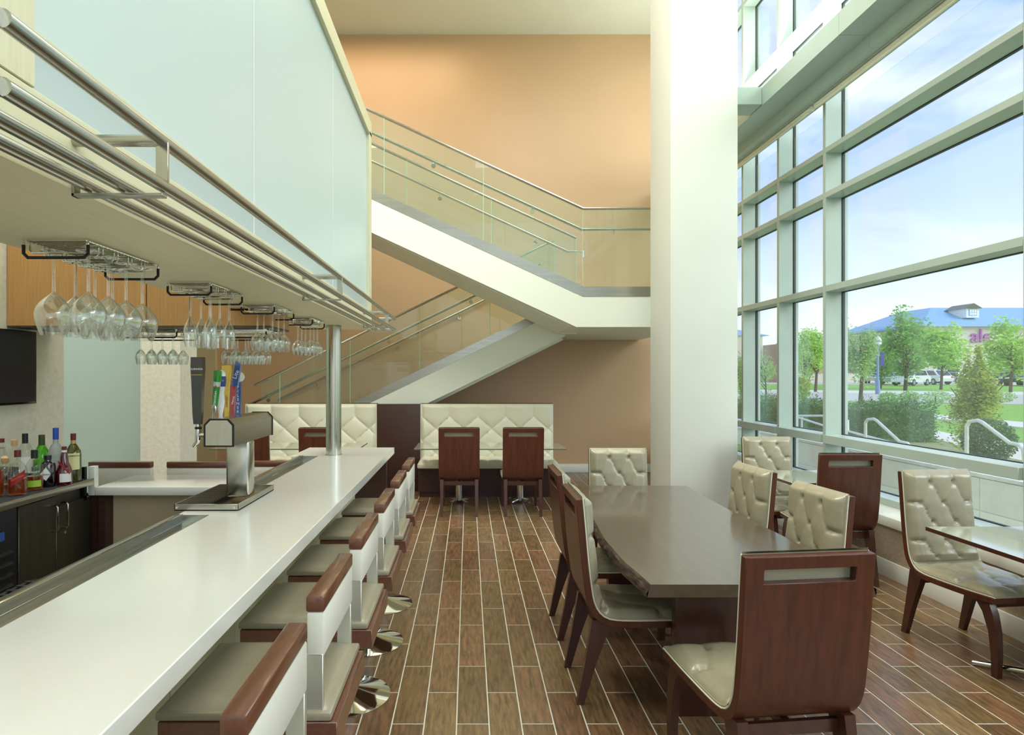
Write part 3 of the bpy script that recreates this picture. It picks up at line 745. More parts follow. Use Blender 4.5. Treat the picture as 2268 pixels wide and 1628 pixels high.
g = G().add([(-.014, -.011, .185), (.02, -.011, .185), (.032, -.011, .31), (.002, -.011, .325), (-.014, .011, .185), (.02, .011, .185), (.032, .011, .31), (.002, .011, .325)], [(0, 1, 2, 3), (4, 7, 6, 5), (0, 4, 5, 1), (1, 5, 6, 2), (2, 6, 7, 3), (3, 7, 4, 0)])
g.xf(mm).obj('blue_crown', 'tap_blue', h)
text('Lite', .034, 'lettering', 'label_white', h, mm @ Matrix.Translation((.009, -.0118, .25)) @ FR @ Matrix.Rotation(R(72), 4, 'Z'))
text('Vienna', .018, 'lettering', 'label_white', h, mm @ Matrix.Translation((.0, -.0115, .10)) @ FR @ Matrix.Rotation(R(84), 4, 'Z'))
t, h, mm = tapfit(3.80, 'tap_blue', 'blue beer tap handle lettered downwards, with a round white top', [(.016, .008, 0), (.017, .009, .14), (.015, .009, .205)], 'flat')
h.data.transform(Matrix.Translation((-.052, 0, 0)) @ Matrix.Rotation(PI/2, 4, 'Z') @ Matrix.Translation((.052, 0, 0)))
G().tube([(.004, -.009, .235), (.004, .009, .235)], .031, 20).xf(mm).obj('round_crown', 'tap_white', h)
text('\n'.join('PILSNER'), .024, 'lettering', 'label_white', h, mm @ Matrix.Translation((.002, -.0102, .102)) @ FR)

# ---- bottles
def bottle(kind, loc, label, parts):
    b = thing('liquor_bottle', label, 'bottle', loc, 0, 'liquor bottles on the back bar')
    for name, matn, prof, *rest in parts:
        g = G()
        if prof == 'label':
            r, z0, z1, a0, a1 = rest[0]
            n = 10
            vs = [(r*math.cos(R(a0+(a1-a0)*i/n)), r*math.sin(R(a0+(a1-a0)*i/n)), z) for z in (z0, z1) for i in range(n+1)]
            g.add(vs, [(i, i+1, n+2+i, n+1+i) for i in range(n)])
            if len(rest) > 1:
                sl = rest[1]; g.v = [(v[0], v[1], v[2]+sl*(math.atan2(v[1], v[0])+.9)) for v in g.v]
            g.obj(name, matn, b, fix=False)
        else: g.lathe(prof, 22).obj(name, matn, b)
    return b
def bprof(r, h, nr, sh, base=.004):
    return [(0, 0), (r*.9, 0), (r, base), (r, h*sh), (r*.93, h*(sh+.06)), (nr*1.8, h*(sh+.17)), (nr, h*(sh+.22)), (nr, h*.97), (0, h*.97)]
B0 = 1.031
LA = (-100, -10)
bottle('', (-2.312, 3.78, B0), 'olive green whiskey bottle with a cream label, furthest right', [
    ('body', 'olive_bottle', bprof(.042, .275, .013, .58)), ('cap', 'cap_maroon', [(.0, .24), (.0145, .24), (.0145, .278), (0, .278)]),
    ('neck_foil', 'ink_gold', [(.0135, .20), (.0138, .238), (.0130, .239)]), ('label', 'label_cream', 'label', (.0428, .07, .165, *LA))])
text('JAMESON', .015, 'lettering', 'ink_green', bpy.data.objects['liquor_bottle'], Matrix.Translation((.024, -.0365, .15)) @ Matrix.Rotation(R(33), 4, 'Z') @ FR)
bottle('', (-2.29, 3.66, B0), 'round dark red liqueur bottle with a ribbon, beside the whiskey', [
    ('body', 'cherry', [(0, 0), (.038, 0), (.042, .02), (.042, .075), (.032, .105), (.022, .125), (.02, .16), (.013, .185), (0, .19)]),
    ('cap', 'cap_maroon', [(.0, .195), (.013, .195), (.013, .215), (0, .215)]), ('neck_band', 'label_white', [(.0, .178), (.0135, .178), (.0135, .195), (0, .195)]),
    ('label', 'label_white', 'label', (.0428, .018, .066, -90, -5)), ('ribbon', 'label_red', 'label', (.0432, .085, .10, -100, -20), -.05)])
bottle('', (-2.345, 3.60, B0), 'squat black apothecary bottle with a white diamond label', [
    ('body', 'black_bottle', [(0, 0), (.037, 0), (.039, .01), (.039, .115), (.034, .13), (.018, .14), (.016, .15), (0, .15)]),
    ('cap', 'cap_black', [(0, .148), (.019, .148), (.019, .172), (0, .172)])])
o = bpy.data.objects['liquor_bottle.002']
G().add([(-.03, 0, 0), (.0, 0, -.034), (.024, 0, 0), (.0, 0, .04), (-.03, .001, 0), (.0, .001, -.034), (.024, .001, 0), (.0, .001, .04)], [(0, 1, 2, 3), (4, 7, 6, 5), (0, 4, 5, 1), (1, 5, 6, 2), (2, 6, 7, 3), (3, 7, 4, 0)]).xf(Matrix.Translation((.015, -.0385, .07)) @ Matrix.Rotation(R(25), 4, 'Z')).obj('diamond_label', 'label_white', o)
text("HENDRICK'S", .0085, 'lettering', 'ink_black', o, Matrix.Translation((.015, -.040, .07)) @ Matrix.Rotation(R(25), 4, 'Z') @ FR)
bottle('', (-2.405, 3.765, B0), 'tall frosted vodka bottle with a blue cap', [
    ('body', 'frost_bottle', bprof(.042, .31, .015, .5)), ('cap', 'cap_blue', [(0, .245), (.0155, .245), (.0155, .312), (0, .312)])])
bottle('', (-2.51, 3.80, B0), 'bright green melon liqueur bottle with a dark cap', [
    ('body', 'green_bottle', [(0, 0), (.038, 0), (.042, .02), (.043, .12), (.036, .17), (.02, .205), (.015, .21), (.015, .25), (0, .25)]), ('cap', 'cap_green', [(0, .208), (.0175, .208), (.0165, .268), (0, .268)])])
bottle('', (-2.56, 3.73, B0), 'clear bottle with a long black cap, back row', [
    ('body', 'bottle_glass', bprof(.042, .28, .013, .62)), ('cap', 'cap_black', [(0, .225), (.0155, .225), (.0155, .282), (0, .282)]), ('label', 'label_white', 'label', (.0428, .06, .15, *LA))])
bottle('', (-2.345, 3.49, B0), 'clear round-shouldered rye bottle with a lime green label', [
    ('body', 'bottle_glass', bprof(.041, .21, .014, .6)), ('liquid', 'amber', [(0, .006), (.038, .006), (.0385, .075), (0, .075)]),
    ('cap', 'cap_black', [(0, .17), (.0165, .17), (.0165, .215), (0, .215)]), ('label', 'label_green', 'label', (.0418, .02, .055, *LA))])
text('BULLEIT', .014, 'lettering', 'label_white', bpy.data.objects['liquor_bottle.006'], Matrix.Translation((.022, -.0365, .10)) @ Matrix.Rotation(R(33), 4, 'Z') @ FR)
bottle('', (-2.338, 3.35, B0), 'whisky bottle with a slanted red label, near the cooler', [
    ('body', 'bottle_glass', bprof(.043, .225, .014, .55)), ('liquid', 'amber', [(0, .006), (.040, .006), (.0405, .085), (0, .085)]),
    ('cap', 'cap_maroon', [(0, .195), (.0155, .195), (.0155, .23), (0, .23)]), ('label', 'label_red', 'label', (.0438, .07, .11, *LA), .03)])
text('Johnnie Walker', .0095, 'lettering', 'ink_gold', bpy.data.objects['liquor_bottle.007'], Matrix.Translation((.025, -.0372, .092)) @ Matrix.Rotation(R(34), 4, 'Z') @ FR @ Matrix.Rotation(R(24), 4, 'Z'))
bottle('', (-2.53, 3.60, B0), 'slender clear bottle with a tall cork stopper', [
    ('body', 'bottle_glass', bprof(.030, .24, .013, .6)), ('stopper', 'cork', [(0, .225), (.016, .225), (.017, .258), (0, .258)])])
bottle('', (-2.515, 3.48, B0), 'wide clear bottle with a glass lip, left of the corked one', [
    ('body', 'bottle_glass', bprof(.044, .235, .018, .55)), ('liquid', 'amber', [(0, .006), (.039, .006), (.0395, .03), (0, .03)]), ('lip', 'bottle_glass', [(0, .225), (.021, .225), (.021, .238), (0, .238)])])
bottle('', (-2.66, 3.68, B0), 'small clear bottle with a maroon cap, against the wall', [
    ('body', 'bottle_glass', bprof(.034, .25, .012, .6)), ('cap', 'cap_maroon', [(0, .235), (.0145, .235), (.0145, .258), (0, .258)])])
bottle('', (-2.425, 3.30, B0), 'amber whisky bottle with a black slanted label, furthest left', [
    ('body', 'bottle_glass', bprof(.044, .24, .014, .55)), ('liquid', 'amber', [(0, .006), (.041, .006), (.0415, .13), (0, .13)]),
    ('cap', 'cap_black', [(0, .205), (.0155, .205), (.0155, .24), (0, .24)]), ('label', 'cap_maroon', 'label', (.0448, .07, .12, *LA), .03)])
bottle('', (-2.455, 3.42, B0), 'clear decanter-like tequila bottle with a round cork', [
    ('body', 'bottle_glass', [(0, 0), (.035, 0), (.038, .01), (.038, .10), (.03, .12), (.012, .135), (.012, .15), (0, .15)]), ('stopper', 'cork', [(0, .15), (.012, .15), (.019, .165), (.018, .18), (.008, .19), (0, .191)])])

# ---- TV
tv = thing('television', 'black flat screen television on the pale textured wall', 'television', (-2.9, 3.86, 1.70))
G().rbox(.012, .04, -.42, .42, -.237, .237, .004).obj('bezel', 'black_gloss', tv)
G().box(.0395, .0412, -.41, .41, -.222, .228).obj('screen', 'screen', tv)
G().box(0, .014, -.1, .1, -.1, .1).obj('wall_mount', 'black_plastic', tv)

# ================================================================== BAR STOOLS
def make_stool(label, loc, rz, drop=0):
    t = thing('bar_stool', label, 'bar stool', loc, rz, 'white leather bar stools with wooden back rails')
    d = -drop
    G().lathe([(0, 0), (.22, 0), (.222, .004), (.20, .010), (.10, .030), (.045, .045), (.04, .06), (0, .06)], 48).obj('base_disc', 'chrome', t)
    G().tube([(0, 0, .05), (0, 0, .42+d)], .03, 20).tube([(0, 0, .42+d), (0, 0, .62+d)], .02, 16).obj('post', 'chrome', t)
    G().tube([(0, .03, .28), (-.09, .06, .28), (-.11, .20, .28), (0, .23, .28), (.11, .20, .28), (.09, .06, .28), (0, .03, .28)], .009, 8).obj('footrest', 'chrome', t)
    G().rbox(-.235, .235, -.261, .24, .612+d, .685+d, .003, 1).obj('seat_base', 'stool_wood', t)
    g = G(); nx, ny = 15, 15
    def top(u, v):
        x = -.236+.472*u; y = -.243+.488*v
        ex = min(1, min(u, 1-u)*9)**.5; ey = min(1, min(v, 1-v)*9)**.5
        return (x, y, .70+d+.030*(ex*ey)**.7)
    G().grid(top, 31, 31).rbox(-.238, .238, -.245, .247, .687+d, .712+d, .008).obj('seat', 'seat_leather', t)
    for s in (-1, 1):
        G().rbox(s*.213-.011, s*.213+.011, -.219, -.171, .64+d, .87+d, .002, 1).obj('back_post', 'post_satin', t)
    G().rbox(-.224, .224, -.221, -.172, .858+d, .986+d, .008).obj('back_cushion', 'stool_leather', t)
    G().rbox(-.2235, .2235, -.222, -.170, .986+d, 1.03+d, .006).obj('top_rail', 'stool_wood', t)
    return t
s0 = make_stool('white leather bar stool nearest the camera along the main bar', (-.625, 1.40, 0), PI/2)
for y, lab in ((2.03, 'second white leather bar stool along the main bar'), (2.68, 'third white leather bar stool along the main bar'),
               (3.33, 'fourth white leather bar stool along the main bar, its chrome base showing'), (4.0, 'fifth white leather bar stool along the main bar'),
               (4.66, 'white leather bar stool furthest along the main bar')):
    dup(s0, (-.625, y, 0), PI/2, lab)
dup(s0, (-2.495, 4.445, 0), PI, 'bar stool at the cross counter, beside the grey-green wall')
dup(s0, (-1.935, 4.445, 0), PI, 'bar stool at the cross counter, left of the beer tower')
make_stool('lowered bar stool between the cross counter and the main bar', (-1.67, 5.0, 0), PI, .07)

# ================================================================== DINING CHAIRS
prof = [(0, 1.03), (.012, .90), (.028, .72), (.045, .58), (.060, .505), (.088, .450), (.13, .413), (.19, .395), (.30, .391), (.50, .395), (.68, .405)]
def interp(pr, n):
    # catmull-rom resample by arclength
    pts = [Vector((0, p[0], p[1])) for p in pr]; out = []
    for i in range(len(pts)-1):
        p0 = pts[max(0, i-1)]; p1 = pts[i]; p2 = pts[i+1]; p3 = pts[min(len(pts)-1, i+2)]
        for k in range(8):
            t = k/8; out.append(.5*((2*p1)+(p2-p0)*t+(2*p0-5*p1+4*p2-p3)*t*t+(3*p1-p0-3*p2+p3)*t**3))
    out.append(pts[-1])
    d = [0]
    for a, b in zip(out[:-1], out[1:]): d.append(d[-1]+(b-a).length)
    return out, d
PO, PD = interp(prof, 0)
def at(s):
    s = max(0, min(PD[-1]-1e-6, s))
    for i in range(len(PD)-1):
        if PD[i+1] >= s:
            t = (s-PD[i])/(PD[i+1]-PD[i]); p = PO[i].lerp(PO[i+1], t); tg = (PO[i+1]-PO[i]).normalized(); break
    nrm = Vector((0, -tg.z, tg.y))   # inward (towards sitter/up)
    if nrm.y < 0 and nrm.z < 0: nrm = -nrm
    return p, nrm
LT = PD[-1]
def shell(g, s0, s1, x0, x1, n, t0=0., t1=.032):
    vs = []
    for i in range(n+1):
        p, nr = at(s0+(s1-s0)*i/n)
        for x, t in ((x0, t0), (x1, t0), (x1, t1), (x0, t1)): vs.append((x, p.y+nr.y*t, p.z+nr.z*t))
    fs = [(3, 2, 1, 0), tuple(range(4*n, 4*n+4))]+[(i*4+j, i*4+(j+1) % 4, i*4+4+(j+1) % 4, i*4+4+j) for i in range(n) for j in range(4)]
    g.add(vs, fs)
def tuft(x, w, du, dv, xm, pw=.32):
    w = max(w, 0); x = max(-xm, min(xm, x))
    a = x/du+w/dv+.5; b = x/du-w/dv+.5
    return (abs(math.sin(PI*a))*abs(math.sin(PI*b)))**pw
def stuft(x, w, du, dv, xm):
    w2 = max(w, 0); x = max(-xm, min(xm, x))
    w2 = w2+.012*math.sin(2*PI*w2/dv*2)*(1 if w > 0 else 0)
    a = x/du+w2/dv+.5; b = x/du-w2/dv+.5
    sa, sb = abs(math.sin(PI*a)), abs(math.sin(PI*b))
    d2 = sa*sa+sb*sb if w > -.02 else 9
    return (.35+.65*sa**.24)*(1-.75*math.exp(-d2/.09))*(.86+.14*sb)
def make_chair(label, loc, rz):
    t = thing('dining_chair', label, 'dining chair', loc, rz, 'wood-backed dining chairs with tufted leather')
    g = G(); s1, s2 = .045, .095
    xs = [-.24, -.17, .17, .24]; ss = [0, s1, s2]+[s2+(LT-s2)*(k+1)/44 for k in range(44)]
    vs = []
    for sv in ss:
        p, nr = at(sv)
        for th in (0, .032):
            for x in xs: vs.append((x, p.y+nr.y*th, p.z+nr.z*th))
    def vid(i, th, k): return i*8+th*4+k
    fs = []; ns = len(ss)
    for i in range(ns-1):
        for k in range(3):
            if i == 1 and k == 1: continue
            fs.append((vid(i, 0, k), vid(i, 0, k+1), vid(i+1, 0, k+1), vid(i+1, 0, k)))
            fs.append((vid(i, 1, k), vid(i+1, 1, k), vid(i+1, 1, k+1), vid(i, 1, k+1)))
        for k in (0, 3): fs.append((vid(i, 0, k), vid(i+1, 0, k), vid(i+1, 1, k), vid(i, 1, k)))
    for k in (1, 2): fs.append((vid(1, 0, k), vid(2, 0, k), vid(2, 1, k), vid(1, 1, k)))
    for i in (1, 2): fs.append((vid(i, 0, 1), vid(i, 0, 2), vid(i, 1, 2), vid(i, 1, 1)))
    for i in (0, ns-1):
        for k in range(3): fs.append((vid(i, 0, k), vid(i, 0, k+1), vid(i, 1, k+1), vid(i, 1, k)))
    g.add(vs, fs)
    o = g.obj('shell', 'walnut', t, angle=30)
    bv = o.modifiers.new('bevel', 'BEVEL'); bv.width = .0025; bv.segments = 1; bv.limit_method = 'ANGLE'; bv.angle_limit = R(50)
    LB = .605
    def back(u, v):
        x = -.236+.472*u; s = -.004+LB*v; p, nr = at(max(s, 0))
        e = (min(1, min(u, 1-u)*11)**.5)*(min(1, v*16)**.5)*(min(1, (1-v)*10)**.5)
        h = .033+.024*e+.031*e*stuft(x, s-.075, .16, .24, .16)
        return (x, p.y+nr.y*h, p.z+nr.z*h+(.010 if v == 0 else 0))
    g = G(); NU, NV = 61, 69
    g.grid(back, NU, NV)
    shell(g, 0.0, LB, -.236, .236, 20, .0325, .045)
    g.obj('back_cushion', 'leather', t, angle=60, fix=False)
    def seat(u, v):
        x = -.236+.472*u; s = .590+(LT-.590+.004)*v; p, nr = at(s)
        e = (min(1, min(u, 1-u)*11)**.5)*(min(1, v*9)**.5)*(min(1, (1-v)*9)**.5)
        h = .033+.022*e+.026*e*stuft(x, .46*(1-v)-.07, .16, .24, .16)
        return (x, p.y+nr.y*h, p.z+nr.z*h)
    g = G(); g.grid(seat, 49, 45); shell(g, .590, LT, -.236, .236, 12, .0325, .045)
    g.obj('seat_cushion', 'leather', t, angle=60, fix=False)
    # piping
    for sx in (-1, 1):
        G().tube([(sx*.237, at(LT*i/30)[0].y+at(LT*i/30)[1].y*.036, at(LT*i/30)[0].z+at(LT*i/30)[1].z*.036) for i in range(31)], .0035, 6).obj('piping', 'banquette_leather', t)
    for sx in (-1, 1):
        G().bars([((sx*.205, .025, 0), (.030, .036)), ((sx*.205, .075, .2), (.036, .055)), ((sx*.205, .135, .425), (.042, .10))]).obj('leg', 'walnut_edge', t)
        G().bars([((sx*.205, .655, 0), (.030, .036)), ((sx*.205, .657, .12), (.034, .042)), ((sx*.205, .648, .24), (.037, .05)), ((sx*.205, .62, .34), (.04, .065)), ((sx*.205, .58, .405), (.04, .09))]).obj('leg', 'walnut_edge', t)
    g = G().box(-.19, .19, .12, .14, .35, .398).box(-.19, .19, .57, .59, .355, .395).box(-.015, .015, .14, .57, .36, .393)
    g.obj('seat_rail', 'walnut_edge', t)
    return t
c0 = make_chair('wood-backed dining chair in the foreground, its back to us at the table end', (1.18, 2.215, 0), .118)
for loc, rz, lab in (
    ((1.246, 5.42, 0), PI, 'tufted dining chair at the far end of the wooden table, facing us'),
    ((.535, 3.45, 0), -PI/2, 'dining chair on the aisle side of the wooden table, nearer one'),
    ((.548, 4.23, 0), -PI/2, 'dining chair on the aisle side of the wooden table, further one'),
    ((1.955, 3.53, 0), 1.658, 'tufted dining chair on the window side of the wooden table, nearer one'),
    ((1.945, 4.33, 0), 1.64, 'tufted dining chair on the window side of the wooden table, further one'),
    ((3.01, 4.20, 0), PI+.12, 'large tufted dining chair facing the small window table at right'),
    ((2.95, 6.42, 0), PI, 'tufted dining chair facing us beside the white column and windows'),
    ((2.98, 5.02, 0), -.02, 'dining chair by the windows showing its dark slotted wooden back'),
    ((-.106, 7.5, 0), 0, 'reddish wood-backed chair at the booth table, nearer the bar'),
    ((.643, 7.5, 0), 0, 'reddish wood-backed chair at the booth table, nearer the column'),
    ((-1.735, 7.5, 0), 0, 'wood-backed chair at the left booth, half behind the steel pole'),
    ((-2.56, 7.5, 0), 0, 'wood-backed chair at the left booth, behind the beer tower')):
    dup(c0, loc, rz, lab)

# ================================================================== BIG TABLE
wt = thing('dining_table', 'long dark wooden dining table with a live bark edge', 'table')
NY = 40
L0 = [(2.744, .775), (3.04, .748), (3.45, .74), (3.79, .757), (4.4, .80), (5.0, .845), (5.2, .86)]
R0 = [(2.744, 1.72), (3.04, 1.742), (3.35, 1.742), (3.77, 1.742), (4.27, 1.728), (4.8, 1.735), (5.2, 1.75)]
def li(tb, y):
    for a, b in zip(tb[:-1], tb[1:]):
        if a[0] <= y <= b[0]: return a[1]+(b[1]-a[1])*(y-a[0])/(b[0]-a[0])
    return tb[-1][1]
Lp, Rp = [], []
for i in range(NY+1):
    y = 2.744+(5.2-2.744)*i/NY
    Lp.append((li(L0, y)+.008*noise.noise((y*3, 0, 1)), y)); Rp.append((li(R0, y)+.008*noise.noise((y*3, 5, 1)), y))
ZT, TH = .76, .055
g = G()
vs = [(x, y, ZT) for x, y in Lp]+[(x, y, ZT) for x, y in Rp]; n = NY+1
g.add(vs, [(i, n+i, n+i+1, i+1) for i in range(NY)])
g.add([(x-.015, y, ZT-TH) for x, y in Lp]+[(x+.015, y, ZT-TH) for x, y in Rp], [(i, i+1, n+i+1, n+i) for i in range(NY)])
for k, yy in ((0, 2.744), (NY, 5.2)):
    g.add([(Lp[k][0], yy, ZT), (Rp[k][0], yy, ZT), (Rp[k][0]+.015, yy, ZT-TH), (Lp[k][0]-.015, yy, ZT-TH)], [(0, 1, 2, 3)])
g.obj('tabletop', 'table_wood', wt, angle=30, fix=False)
for pp, sgn in ((Lp, -1), (Rp, 1)):
    g = G(); NE = NY*4; K = 7
    def fe(u, v):
        i = u*NY; a = int(min(i, NY-1)); t_ = i-a; x = pp[a][0]+(pp[a+1][0]-pp[a][0])*t_; y = pp[a][1]+(pp[a+1][1]-pp[a][1])*t_
        b = 0 if v in (0, 1) else .010*noise.noise((y*14, v*3.1, sgn))+.006*noise.noise((y*40, v*6, 3))
        return (x+sgn*(.001+.015*v+b+.006*math.sin(PI*v)), y, ZT-.0005-(TH)*v)
    g.grid(fe, NE, K); g.obj('live_edge', 'bark', wt, angle=60)
for y in (3.12, 4.60): G().rbox(1.0, 1.50, y, y+.055, 0, ZT-TH, .003).obj('slab_leg', 'walnut_edge', wt)
G().box(1.22, 1.28, 3.18, 4.60, .60, ZT-TH).obj('stretcher', 'walnut_edge', wt)

# ================================================================== BOOTHS
def booth(x0, x1, label, bx):
    b = thing('booth_bench', label, 'booth bench', ((x0+x1)/2, 9.2, 0))
    hw = (x1-x0)/2
    def bk(u, v):
        x = -hw+2*hw*u; z = 1.24-.80*v
        e = (min(1, min(u, 1-u)*hw*36)**.5)*(min(1, v*20)**.5)
        q = -.022*e-.055*e*tuft(x-bx, (v*.80)-.175, .397, .348, 9, .28)
        return (x, q, z)
    g = G().grid(bk, int(hw*2/.011), 73).box(-hw, hw, -.02, .11, .42, 1.238)
    g.obj('back_cushion', 'banquette_leather', b, angle=60, fix=False)
    def stt(u, v):
        x = -hw-.0+2*hw*u; y = -.60+.56*v
        e = (min(1, min(u, 1-u)*hw*36)**.5)*(min(1, v*9)**.6)
        t_ = (abs(math.sin(PI*(x/.2)))*abs(math.sin(PI*(v*.56/.2+.1))))**.25
        return (x, y, .455+.03*e+.028*e*t_)
    G().grid(stt, int(hw*2/.014), 40).rbox(-hw, hw, -.60, -.03, .40, .470, .02, 3).obj('seat_cushion', 'banquette_leather', b, angle=60, fix=False)
    G().box(-hw+.005, hw-.005, -.50, .10, .08, .40).obj('base', 'divider_wood', b)
    G().box(-hw+.02, hw-.02, -.46, .10, 0, .08).obj('toe_kick', 'walnut_edge', b)
    G().rbox(-hw-.004, hw+.004, .085, .12, .08, 1.246, .003, 1).obj('back_panel', 'divider_wood', b)
    return b
booth(-.68, 1.209, 'cream diamond-tufted booth bench right of the dark wood panel', .07)
booth(-3.17, -1.30, 'cream diamond-tufted booth bench left of the dark wood panel', .03)
tag(G().rbox(-1.295, -.685, 9.18, 9.32, 0, 1.238, .003).obj('divider_panel', 'divider_wood'), 'dark wooden panel standing between the two booths', 'panel')

def glass_table(x0, x1, y0, y1, label, legs, matn='glass_top', base='round'):
    dk = base != 'round'
    t = thing('glass_table', label, 'table', ((x0+x1)/2, (y0+y1)/2, 0))
    hx_, hy = (x1-x0)/2, (y1-y0)/2
    G().rbox(-hx_, hx_, -hy, hy, .738 if not dk else .728, .752, .002, 1).obj('tabletop', matn, t)
    g = G(); e = .0015
    g.box(-hx_-e, hx_+e, -hy-e, -hy, (.739 if not dk else .729), .751).box(-hx_-e, hx_+e, hy, hy+e, (.739 if not dk else .729), .751).box(-hx_-e, -hx_, -hy, hy, (.739 if not dk else .729), .751).box(hx_, hx_+e, -hy, hy, (.739 if not dk else .729), .751)
    g.obj('table_rim', 'glass_edge' if not dk else 'walnut_edge', t)
    for lx, ly in legs:
        l = G().tube([(lx, ly, .03), (lx, ly, .725)], .048 if base == 'round' else .038, 24).obj('column', 'chrome', t)
        G().rbox(lx-.2, lx+.2, ly-.2, ly+.2, .722, .738, .004).obj('top_plate', 'rubber', t)
        for a in range(4):
            th = a*PI/2+(PI/4 if base != 'round' else PI/4)
            r = .16 if base == 'round' else .34
            dx, dy = math.cos(th), math.sin(th)
            G().tube([(lx+dx*.03, ly+dy*.03, .045), (lx+dx*r*.7, ly+dy*r*.7, .028), (lx+dx*r, ly+dy*r, .018)], [.02, .018, .013], 12).obj('foot', 'chrome', t)
    return t
glass_table(-.66, 1.20, 7.87, 8.58, 'long glass-topped booth table on two chrome columns', ((-.39, .15), (.40, .15)))
glass_table(-3.15, -1.34, 7.87, 8.58, 'long glass-topped table at the left booth', ((-.39, .15), (.40, .15)))
glass_table(2.70, 3.38, 5.38, 6.10, 'small reflective table by the windows behind the column chair', ((0, 0),), 'table_gloss', 'x')
glass_table(2.715, 3.40, 2.93, 3.83, 'small reflective table at the right edge, by the windows', ((.05, .05),), 'table_gloss', 'x')

# ================================================================== OUTSIDE
def gz(Y): return .35+.0025*Y
def quadstrip(name, matn, pts, dz=0, kind=True, parent=None):
    """polygon on sloping ground from (x,y) points with thickness"""
    n = len(pts); v = [(x, y, gz(y)+dz) for x, y in pts]+[(x, y, gz(y)+dz-.08) for x, y in pts]
    g = G().add(v, [tuple(range(n)), tuple(range(n, 2*n))[::-1]]+[(i, n+i, n+(i+1) % n, (i+1) % n) for i in range(n)])
    o = g.obj(name, matn, parent, smooth=False)
    if kind: struct(o)
    return o
quadstrip('ground', 'lawn', [(5.1, -30), (260, -30), (260, 250), (-60, 250), (-60, 11.4), (5.1, 11.4)])
struct(G().box(-60, 3.9, -60, -4.31, -.3, -.02).obj('forecourt', 'pave'))
struct(G().box(3.9, 5.0, -10, 30, -.2, .02).obj('walkway', 'pave'))
rw = struct(G().box(5.0, 5.12, -10, 22, -.2, .66).obj('retaining_wall', 'concrete'))
for k in range(12):
    y = -9+k*2.55
    G().box(4.99, 5.0, y+.008, y+2.542, .0, .32).obj('concrete_panel', 'concrete', rw)
    G().box(4.99, 5.0, y+.008, y+2.542, .335, .645).obj('concrete_panel', 'concrete', rw)
G().box(4.98, 5.14, -10, 22, .655, .69).obj('coping', 'house_white', rw)
def gp(px, py):  # ground point for a pixel below the horizon
    Y = 20.
    for _ in range(30): Y = (H-gz(Y))*F/(py-831)
    return ((px-1037)*Y/F, Y)
quadstrip('planting_bed', 'mulch', [(5.14, -6), (8.2, -6), (9.6, 9), (10.5, 12.5), (5.14, 20)], .04)
quadstrip('road', 'asphalt', [gp(1600, 884), gp(2700, 905), gp(2700, 880), gp(1600, 868)], .03)
quadstrip('sidewalk', 'pave', [gp(1600, 869), gp(2700, 881), gp(2700, 873), gp(1600, 864)], .06)
quadstrip('sidewalk', 'pave', [gp(1900, 912), gp(2600, 985), gp(2600, 968), gp(1900, 905)], .04)
quadstrip('sidewalk', 'pave', [gp(2030, 962), gp(2145, 1000), gp(2500, 1080), gp(2500, 1010), (gp(2150, 975)), gp(2060, 955)], .045)
quadstrip('parking_lot', 'asphalt', [gp(1500, 851), gp(2900, 855), gp(2900, 845), gp(1500, 843.5)], .05)

def leaves(g, c, rad, n, sz, shape='ball', seed=0, clump=0):
    rnd = random.Random(seed)
    cl = []
    if clump:
        for _ in range(clump):
            while True:
                p = Vector((rnd.uniform(-1, 1), rnd.uniform(-1, 1), rnd.uniform(-1, 1)))
                if p.length < .85: break
            cl.append(p)
    for _ in range(n):
        if cl:
            b = rnd.choice(cl); p = b+Vector((rnd.gauss(0, .16), rnd.gauss(0, .16), rnd.gauss(0, .13)))
        else:
            while True:
                p = Vector((rnd.uniform(-1, 1), rnd.uniform(-1, 1), rnd.uniform(-1, 1)))
                if p.length < 1 and p.length > rnd.uniform(.1, 1)*.85: break
        if shape == 'cone':
            k = .16+.84*max(0, 1-(p.z+1)/2)**.8; p = Vector((p.x*k, p.y*k, p.z))
        if shape == 'box':
            p = Vector((rnd.uniform(-1, 1), rnd.uniform(-1, 1), rnd.uniform(-1, 1)**1))
            p.z = min(p.z, 1)+rnd.uniform(-.1, .12)
        q = Vector((c[0]+p.x*rad[0], c[1]+p.y*rad[1], c[2]+p.z*rad[2]))
        a = Vector((rnd.gauss(0, 1), rnd.gauss(0, 1), rnd.gauss(0, 1))).normalized(); b = a.orthogonal().normalized()
        s = sz*rnd.uniform(.6, 1.3); w = s*.5
        g.add([q-a*s, q+b*w, q+a*s, q-b*w], [(0, 1, 2, 3)])
def tree(label, px, base, top, half, Y, leafm, seed, n=2600, cat='tree', shape='ball', sz=None, clump=26, name='tree', trunk=.3):
    x = (px-1037)*Y/F; zb = gz(Y); zt = H-(top-831)*Y/F; zc0 = H-(base-831)*Y/F; r = half*Y/F
    t = thing(name, label, cat, (x, Y, zb))
    hh = zt-zb; cb = zc0-zb
    g = G().tube([(0, 0, 0), (.02*hh, 0, hh*.3), (0, 0, hh*.72)], [hh*.022, hh*.016, hh*.004], 7)
    rnd = random.Random(seed+50)
    for k in range(7):
        th = rnd.uniform(0, 6.28); z0 = cb+(hh-cb)*rnd.uniform(0, .5)
        g.tube([(0, 0, z0), (math.cos(th)*r*.7, math.sin(th)*r*.7, z0+(hh-cb)*.3)], [hh*.008, hh*.003], 5)
    g.obj('trunk', 'trunk', t)
    g = G(); leaves(g, (0, 0, (cb+hh)/2), (r, r, (hh-cb)/2), n, sz or r*.085, shape, seed, clump)
    tag(g.obj('foliage', leafm, t, smooth=False, fix=False), kind='stuff')
    return t
tree('pale feathery tree just right of the wide window mullion', 1905, 860, 684, 42, 26, 'leaf_pale', 1, 3600)
